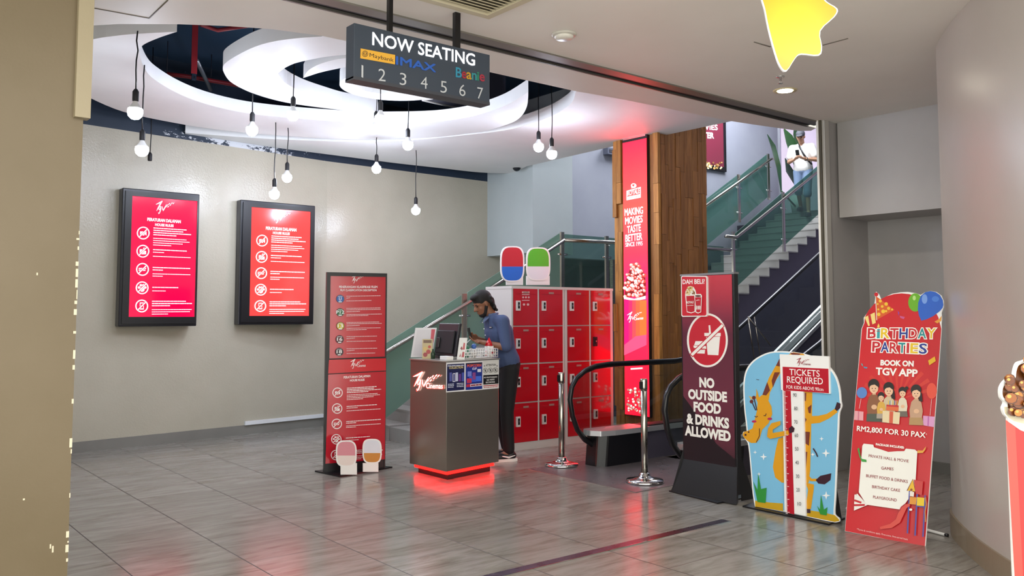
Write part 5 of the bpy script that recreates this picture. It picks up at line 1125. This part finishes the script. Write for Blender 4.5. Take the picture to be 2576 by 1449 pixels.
MB().lathe(p, [(.055, -.004), (.095, -.008), (.10, 0), (.055, .0)], mat('d8c9a0', .4), 32).build('trim_ring', t); MB().lathe(p, [(0, -.0095), (.062, -.0095), (.062, 0)], mat('fff6e0', .4, 0, 40.), 24).build('lamp_face', t)
l = bpy.data.lights.new('downlight_beam', 'SPOT'); l.energy = 30; l.color = (1, .93, .8); l.spot_size = 2.6; l.spot_blend = .6; l.shadow_soft_size = .06
o = bpy.data.objects.new('downlight_beam', l); o.location = p + V((0, 0, -.03)); COL.objects.link(o)
p = aZ(1300, 420, ZL); p.y = min(p.y, 10.0); p = V((7.95, 9.62, 3.60)); p = aX(1300, 421, 8.0); t = thing('dome_camera', p, 'small dome camera under the white ceiling edge above the stairs', 'security camera')
MB().lathe(p, [(.09, .05), (.09, .02), (.075, .0)], m_wht, 20).lathe(p + V((0, 0, .05)), [(.05, 0), (.05, max(.02, ZL - p.z - .05))], m_wht, 12).build('housing', t); MB().ell(p, (.062, .062, .06), mat('20242a', .1), 18, 10).build('dome', t)
# ------------------------------------------------------------------ pendant bulbs
mb_ = mat('e2ecff', .3, 0, 140.)
def pendant(x, y, D, top, label, kink=0.):
    p = aD(x, y, D); t = thing('pendant_bulb', p, label, 'light bulb', 'bare pendant bulbs'); r = .057
    if lit:
        MB().lathe(p, [(0, -r), (r * .5, -r * .87), (r * .87, -r * .5), (r, 0), (r * .93, r * .5)], mb_, 20).build('bulb', t)
        MB().lathe(p, [(r * .935, r * .48), (r * .82, r * .68), (r * .62, r * .9), (r * .36, r * 1.35), (r * .3, r * 1.6)], mat('e6e6e4', .4), 20).build('bulb_collar', t)
    z0 = p.z + (r * 1.5 if lit else -.03)
    MB().lathe(V((p.x, p.y, z0)), [(0, 0), (.021, 0), (.024, .01), (.024, .075), (.012, .095), (0, .096)], m_blkm, 14).build('socket', t)
    a_ = V((p.x, p.y, z0 + .09)); R = random.Random(int(x)); m = MB(); n = 6
    m.tube([a_ + (V((0, 0, top)) - V((0, 0, a_.z))) * (i / n) + V((R.uniform(-.006, .006), R.uniform(-.006, .006), 0)) * (0 < i < n) + V((math.sin(i * 1.1) * kink, 0, 0)) for i in range(n + 1)], .0055, m_blk, 6); m.build('cord', t); return t
lit = True
pendant(340, 283, 6.6, 3.66, 'lit pendant bulb hanging beside the entrance pier, highest of the bulbs over the first screen')
pendant(357, 378, 7.5, 3.66, 'lit pendant bulb low beside the entrance pier, just above the crimson screen')
pendant(634, 328, 8.45, 4.53, 'lit pendant bulb hanging above the orange-red screen, in the gap of the ring', .004)
pendant(737, 290, 8.2, 4.53, 'lit pendant bulb hanging in the small dark tip of the inner ceiling ring', .006)
pendant(957, 300, 8.3, 4.53, 'lit pendant bulb under the hanging sign, touching another bulb, the higher of the two')
pendant(946, 322, 9.2, 4.53, 'lit pendant bulb under the hanging sign, touching another bulb, the lower of the two')
pendant(1026, 365, 9.25, 4.53, 'lit pendant bulb between the hanging sign and the bulb on the longest cord', .006)
pendant(947, 425, 10.55, 3.66, 'lit pendant bulb near the back wall straight below the touching pair')
pendant(1046, 530, 11.35, 3.78, 'lit pendant bulb on the longest cord, lowest of all, over the counter')
pendant(690, 489, 9.7, 3.66, 'lit pendant bulb hanging low close to the upper corner of the orange-red screen')
pendant(722, 447, 10.0, 3.66, 'lit pendant bulb on a short cord close to the black band of the back wall')
pendant(1355, 370, 9.6, 4.53, 'lit pendant bulb nearer the stairs, the smaller of the pair towards the wooden pillar')
pendant(1388, 388, 9.3, 4.53, 'lit pendant bulb closest to the wooden pillar')
lit = False
pendant(377, 398, 9.75, 4.52, 'empty black lamp socket without a bulb hanging above the crimson screen')
# ------------------------------------------------------------------ people
def fuse(o, vox=.007, sm=4):
    r = o.modifiers.new('fuse', 'REMESH'); r.mode = 'VOXEL'; r.voxel_size = vox; r.use_smooth_shade = True
    s = o.modifiers.new('soft', 'SMOOTH'); s.iterations = sm; s.factor = .5; return o
def person(loc, ang, z0, J, skin, hair, shirt, trou, shoe, label, extra):
    """J: joints in metres, x ahead, y towards the person's own left hand, z up"""
    R = Matrix.Rotation(ang, 3, 'Z'); o = V((loc[0], loc[1], z0)); T = lambda p: o + R @ V(p)
    t = thing('person', o, label, 'person'); ms = mat(skin, .5); k = J.get('k', 1)
    hc = V(J['head']); pit = J['pitch']; yaw = J.get('yaw', 0)
    HR = Matrix.Rotation(yaw, 3, 'Z') @ Matrix.Rotation(pit, 3, 'Y'); Hd = lambda p: T(hc + HR @ V(p))
    RR = R @ HR
    b = MB(); cap = lambda p, q, r0, r1, m=ms, bb=None, flat=1.: (bb or b).cap(T(p), T(q), r0, r1, m, 14, flat)
    # head: cranium, face, jaw, brow, nose, lips, ears
    b.ell(Hd((-.012, 0, .03)), (.098, .076, .098), ms, 20, 14, RR); b.ell(Hd((.030, 0, -.035)), (.062, .060, .082), ms, 18, 12, RR); b.ell(Hd((.045, 0, -.085)), (.042, .042, .036), ms, 14, 10, RR)
    b.ell(Hd((.068, 0, .022)), (.022, .054, .015), ms, 14, 8, RR); b.cap(Hd((.082, 0, .012)), Hd((.108, 0, -.024)), .010, .0155, ms, 10); b.ell(Hd((.092, .012, -.028)), (.012, .009, .009), ms, 10, 6, RR); b.ell(Hd((.092, -.012, -.028)), (.012, .009, .009), ms, 10, 6, RR)
    b.ell(Hd((.084, 0, -.058)), (.012, .024, .007), ms, 12, 6, RR); b.ell(Hd((.082, 0, -.070)), (.013, .021, .008), ms, 12, 6, RR)
    for s in (1, -1): b.ell(Hd((-.008, s * .078, -.005)), (.020, .010, .033), ms, 12, 8, RR); b.ell(Hd((.055, s * .042, -.028)), (.022, .020, .022), ms, 10, 8, RR)
    cap(J['neck'], hc + HR @ V((-.02, 0, -.06)), .058, .054); cap(J['chest'], J['neck'], .085, .058)
    cap(J['pelvis'], J['chest'], .09, .095)
    for s, a in ((1, 'l'), (-1, 'r')):
        sh, el, wr, ha = (V(J[n + a]) for n in ('sh', 'el', 'wr', 'ha'))
        cap(J['chest'], sh, .07, .05); cap(sh, el, .046, .040); cap(el, wr, .041, .026); d = (ha - wr).normalized()
        side = V(J.get('side' + a, (0, s, 0))).normalized(); nrm = d.cross(side).normalized()
        b.cap(T(wr), T(wr + d * .055), .026, .024, ms, 12); 
        for i in range(4): b.cap(T(wr + d * .03 + side * (.0), ), T(wr + d * .082 + side * (.027 - .018 * i)), .018, .0125, ms, 10)
        for i, L in enumerate((.064, .072, .068, .054)):
            q0 = wr + d * .085 + side * (.028 - .0185 * i); curl = V(J.get('curl' + a, (0, 0, 1)))
            q1 = q0 + (d * .85 + curl * .35).normalized() * L * .45; q2 = q1 + (d * .4 + curl * .9).normalized() * L * .33; q3 = q2 + (d * -.15 + curl).normalized() * L * .25
            b.cap(T(q0), T(q1), .0098, .009, ms, 10); b.cap(T(q1), T(q2), .009, .0084, ms, 10); b.cap(T(q2), T(q3), .0084, .0076, ms, 10)
        th0 = wr + d * .035 + side * .026; th1 = th0 + (d * .6 + side * .7).normalized() * .036; th2 = th1 + (d * .9 + V(J.get('curl' + a, (0, 0, 1))) * .3).normalized() * .032
        b.cap(T(th0), T(th1), .0125, .011, ms, 10); b.cap(T(th1), T(th2), .011, .009, ms, 10)
        cap(J['hip' + a], J['kn' + a], .075, .050); cap(J['kn' + a], J['an' + a], .050, .036); cap(J['an' + a], V(J['an' + a]) + V((.10, 0, -.045)), .036, .03)
    fuse(b.build('body', t))
    e = MB()
    for s in (1, -1): e.ell(Hd((.079, s * .030, .006)), (.008, .014, .0065), mat('1c1412', .2), 10, 6, RR); e.ell(Hd((.084, s * .032, .026)), (.007, .021, .0045), mat(hair, .7), 10, 6, RR)
    e.build('eyes_and_brows', t)
    # shirt
    mS = mat(shirt, .75); g = MB(); pv, ch, nk = (V(J[n]) for n in ('pelvis', 'chest', 'neck')); wa = pv.lerp(ch, .42)
    for s in (-.06, 0, .06):
        g.cap(T(pv + V((0, s, .035))), T(wa + V((0, s * .9, 0))), .124, .112, mS, 16); g.cap(T(wa + V((0, s * .9, 0))), T(ch + V((.012 * (s == 0), s * 1.2, 0))), .112, .128, mS, 16); g.cap(T(ch + V((.012 * (s == 0), s * 1.2, 0))), T(nk + V((-.012, s * .8, -.04))), .124, .070, mS, 16)
    for a in 'lr':
        sh, el = V(J['sh' + a]), V(J['el' + a]); c2 = sh.lerp(el, J.get('sleeve', .95)); g.cap(T(nk + V((-.01, 0, -.05))), T(sh), .06, .072, mS, 14); g.cap(T(sh), T(c2), .072, J.get('cuff', .056), mS, 14)
    fuse(g.build('shirt', t), .009, 5)
    if J.get('collar'):
        c = MB()
        for s in (1, -1):
            a0 = T(nk + V((.03, s * .05, .005))); c.prism([a0, T(nk + V((.075, s * .02, -.015))), T(nk + V((.105, s * .045, -.075))), T(nk + V((.06, s * .075, -.03)))], R @ V((.006, 0, .004)), mat('5a6a8c', .75))
        c.tube([T(nk + V((.05, .05, 0))), T(nk + V((-.02, .068, .012))), T(nk + V((-.06, .0, .02))), T(nk + V((-.02, -.068, .012))), T(nk + V((.05, -.05, 0)))], .014, mat('5a6a8c', .75), 8, .022); c.build('collar', t)
        bt = MB()
        for i in range(4): p = nk.lerp(pv, .14 + .13 * i) + V((.118 + .008 * min(i, 2), 0, 0)); bt.ell(T(p), .006, m_wht, 8, 6)
        p = V(J['chest']) + V((.123, .07, .05)); bt.obox(T(p), R @ V((-.006, .055, 0)), R @ V((.004, 0, 0)), (0, 0, .014), m_blk); bt.obox(T(p + V((.003, .006, .004))), R @ V((-.004, .04, 0)), R @ V((.004, 0, 0)), (0, 0, .006), m_wht); bt.build('buttons_and_name_tag', t)
    mT = mat(trou, .8); g = MB(); g.cap(T(pv + V((-.01, -.06, .0))), T(pv + V((-.01, .06, .0))), .118, .118, mT, 16)
    end = J.get('trouser_end', 1.)
    for a in 'lr':
        hp, kn, an = (V(J[n + a]) for n in ('hip', 'kn', 'an')); g.cap(T(hp), T(kn), .102, .072, mT, 16)
        if end > .5: g.cap(T(kn), T(kn.lerp(an, .93)), .072, .060, mT, 16)
        else: g.cap(T(kn), T(kn.lerp(an, .12)), .078, .078, mT, 16)
    fuse(g.build('trousers', t), .009, 4)
    for a in 'lr':
        an = V(J['an' + a]); f = MB(); z = an.z - .09; x, y = an.x, an.y
        f.ell(T((x - .02, y, z + .055)), (.062, .045, .05), mat(shoe, .5), 14, 8, R); f.ell(T((x + .07, y, z + .045)), (.105, .048, .042), mat(shoe, .5), 16, 8, R); f.ell(T((x + .13, y, z + .038)), (.058, .046, .034), mat(shoe, .5), 14, 8, R); fo = fuse(f.build('shoe', t), .008, 2)
        sl = MB(); q = [(x - .085, y - .03), (x - .03, y - .045), (x + .06, y - .046), (x + .14, y - .05), (x + .195, y - .025), (x + .20, y + .02), (x + .14, y + .048), (x + .06, y + .045), (x - .03, y + .044), (x - .085, y + .03)]
        sl.prism([T((p, r, z)) for p, r in q], (0, 0, .030), mat(J.get('sole', 'e8e6e2'), .6)); sl.build('sole', fo, bevel=.006)
        if J.get('stripe'):
            w_ = MB(); 
            for s in (1, -1): w_.tube([T((x - .05, y + s * .048, z + .062)), T((x + .02, y + s * .052, z + .045)), T((x + .09, y + s * .050, z + .060))], [.004, .010, .005], m_wht, 6)
            w_.build('stripe', fo)
    hm = mat(hair, .75); extra(t, T, Hd, RR, R, hm, J); return t
# attendant
fl_ = V((-1, 0, 0)); heading = math.atan2(.30, -.955)
JA = dict(head=(.255, 0, 1.598), pitch=.50, yaw=.10, neck=(.155, 0, 1.475), chest=(.075, 0, 1.30), pelvis=(-.01, 0, .975), shl=(.10, .185, 1.415), shr=(.10, -.185, 1.415), ell=(.09, .265, 1.155), elr=(.06, -.25, 1.165), wrl=(.285, .085, 1.205), wrr=(.275, -.06, 1.235), hal=(.37, .035, 1.225), har=(.36, -.01, 1.262), hipl=(-.015, .09, .93), hipr=(-.015, -.09, .93), knl=(.02, .095, .50), knr=(.03, -.09, .50), anl=(.0, .10, .09), anr=(-.06, -.10, .09), sidel=(0, 1, -.3), sider=(0, 1, .6), curll=(.2, -.4, .9), curlr=(.2, .5, .5), collar=True, sleeve=.97, stripe=True)
def ext_a(t, T, Hd, RR, R, hm, J):
    h = MB(); h.ell(Hd((-.022, 0, .046)), (.106, .083, .094), hm, 20, 12, RR); h.ell(Hd((.045, 0, .098)), (.052, .060, .034), hm, 16, 8, RR); h.ell(Hd((-.085, 0, -.01)), (.045, .070, .085), hm, 16, 10, RR); h.ell(Hd((-.088, 0, -.085)), (.034, .055, .05), hm, 14, 8, RR)
    Rn = random.Random(12)
    for i in range(26): a = Rn.uniform(1.7, 4.6); h.ell(Hd((-.055 + .06 * math.cos(a), .075 * math.sin(a), Rn.uniform(-.12, .03))), Rn.uniform(.014, .022), hm, 8, 6)
    fuse(h.build('hair', t), .006, 2)
    d = MB(); d.ell(Hd((.044, 0, -.097)), (.046, .046, .036), hm, 16, 8, RR); d.ell(Hd((.079, 0, -.046)), (.016, .030, .007), hm, 12, 6, RR)
    for s in (1, -1): d.cap(Hd((.0, s * .066, -.03)), Hd((.036, s * .046, -.09)), .018, .018, hm, 10)
    fuse(d.build('beard', t), .006, 2)
person((5.605, 7.055), heading, 0, JA, '8a5c42', '15110f', '3d4d72', '0d0d11', '17171c', 'bearded man in a blue shirt at the counter, looking down at a phone', ext_a)
Rm = Matrix.Rotation(heading, 3, 'Z'); ph = V((5.605, 7.055, 0)) + Rm @ V((.378, .01, 1.235))
t = thing('phone', ph, 'dark phone held by the man in the blue shirt', 'phone')
MB().obox(ph - Rm @ V((.0, .035, .0)), Rm @ V((.02, .008, .075)) * 1.6, Rm @ V((0, .07, 0)), Rm @ V((.008, 0, -.002)), m_blk).build('case', t, bevel=.002)
# man on the stairs
feet = aY(2022, 552, 9.65); feet.z = ZLAND + .156 * (math.floor((feet.x - 11.9) / .3) + 1) + .02; hd2 = math.atan2(-.35, -1)
JB = dict(head=(.10, 0, 1.60), pitch=.42, yaw=.0, neck=(.03, 0, 1.46), chest=(.0, 0, 1.28), pelvis=(-.02, 0, .95), shl=(.02, .19, 1.40), shr=(.02, -.19, 1.40), ell=(.0, .27, 1.13), elr=(.0, -.26, 1.13), wrl=(.24, .10, 1.13), wrr=(.24, -.10, 1.13), hal=(.33, .04, 1.15), har=(.33, -.03, 1.15), hipl=(-.02, .09, .92), hipr=(-.02, -.09, .92), knl=(.06, .10, .50), knr=(-.02, -.10, .56), anl=(.05, .11, .09), anr=(-.25, -.11, .246), sidel=(0, 1, 0), sider=(0, 1, 0), curll=(0, -.3, .9), curlr=(0, .3, .9), sleeve=.62, cuff=.075, trouser_end=.2, sole='2a2a2e')
def ext_b(t, T, Hd, RR, R, hm, J):
    c = MB(); mc = mat('4a4c52', .7); c.ell(Hd((-.012, 0, .058)), (.108, .088, .085), mc, 20, 10, RR); c.ell(Hd((.11, 0, .055)), (.075, .066, .010), mc, 16, 6, RR); fuse(c.build('cap', t), .006, 2)
    h = MB(); h.ell(Hd((-.04, 0, .0)), (.075, .078, .07), hm, 16, 8, RR); h.build('hair', t)
    s = MB(); s.tube([T((-.06, -.10, 1.48)), T((.06, -.06, 1.47)), T((.128, .0, 1.36)), T((.150, .06, 1.24)), T((.14, .13, 1.12)), T((.04, .19, 1.04))], .006, m_blk, 6, .022); s.build('bag_strap', t)
    w = MB(); w.tube([T((.215, .118 + .033 * math.cos(a), 1.13 + .033 * math.sin(a))) for a in [2 * math.pi * i / 14 for i in range(15)]], .008, m_blk, 6); w.build('wristwatch', t)
person((feet.x, feet.y), hd2, feet.z, JB, 'b98a6e', '1d1816', 'dedbd6', '7488a6', '23242a', 'man in a white tee and cap with a dark cross strap on the stairs', ext_b)
Rm = Matrix.Rotation(hd2, 3, 'Z'); ph = feet + Rm @ V((.36, .0, 1.19))
MB().obox(ph - Rm @ V((0, .035, 0)), Rm @ V((.06, 0, .10)), Rm @ V((0, .07, 0)), Rm @ V((.008, 0, -.004)), m_blk).build('phone', None, 'dark phone held by the man in the white tee on the stairs', 'phone', bevel=.002)
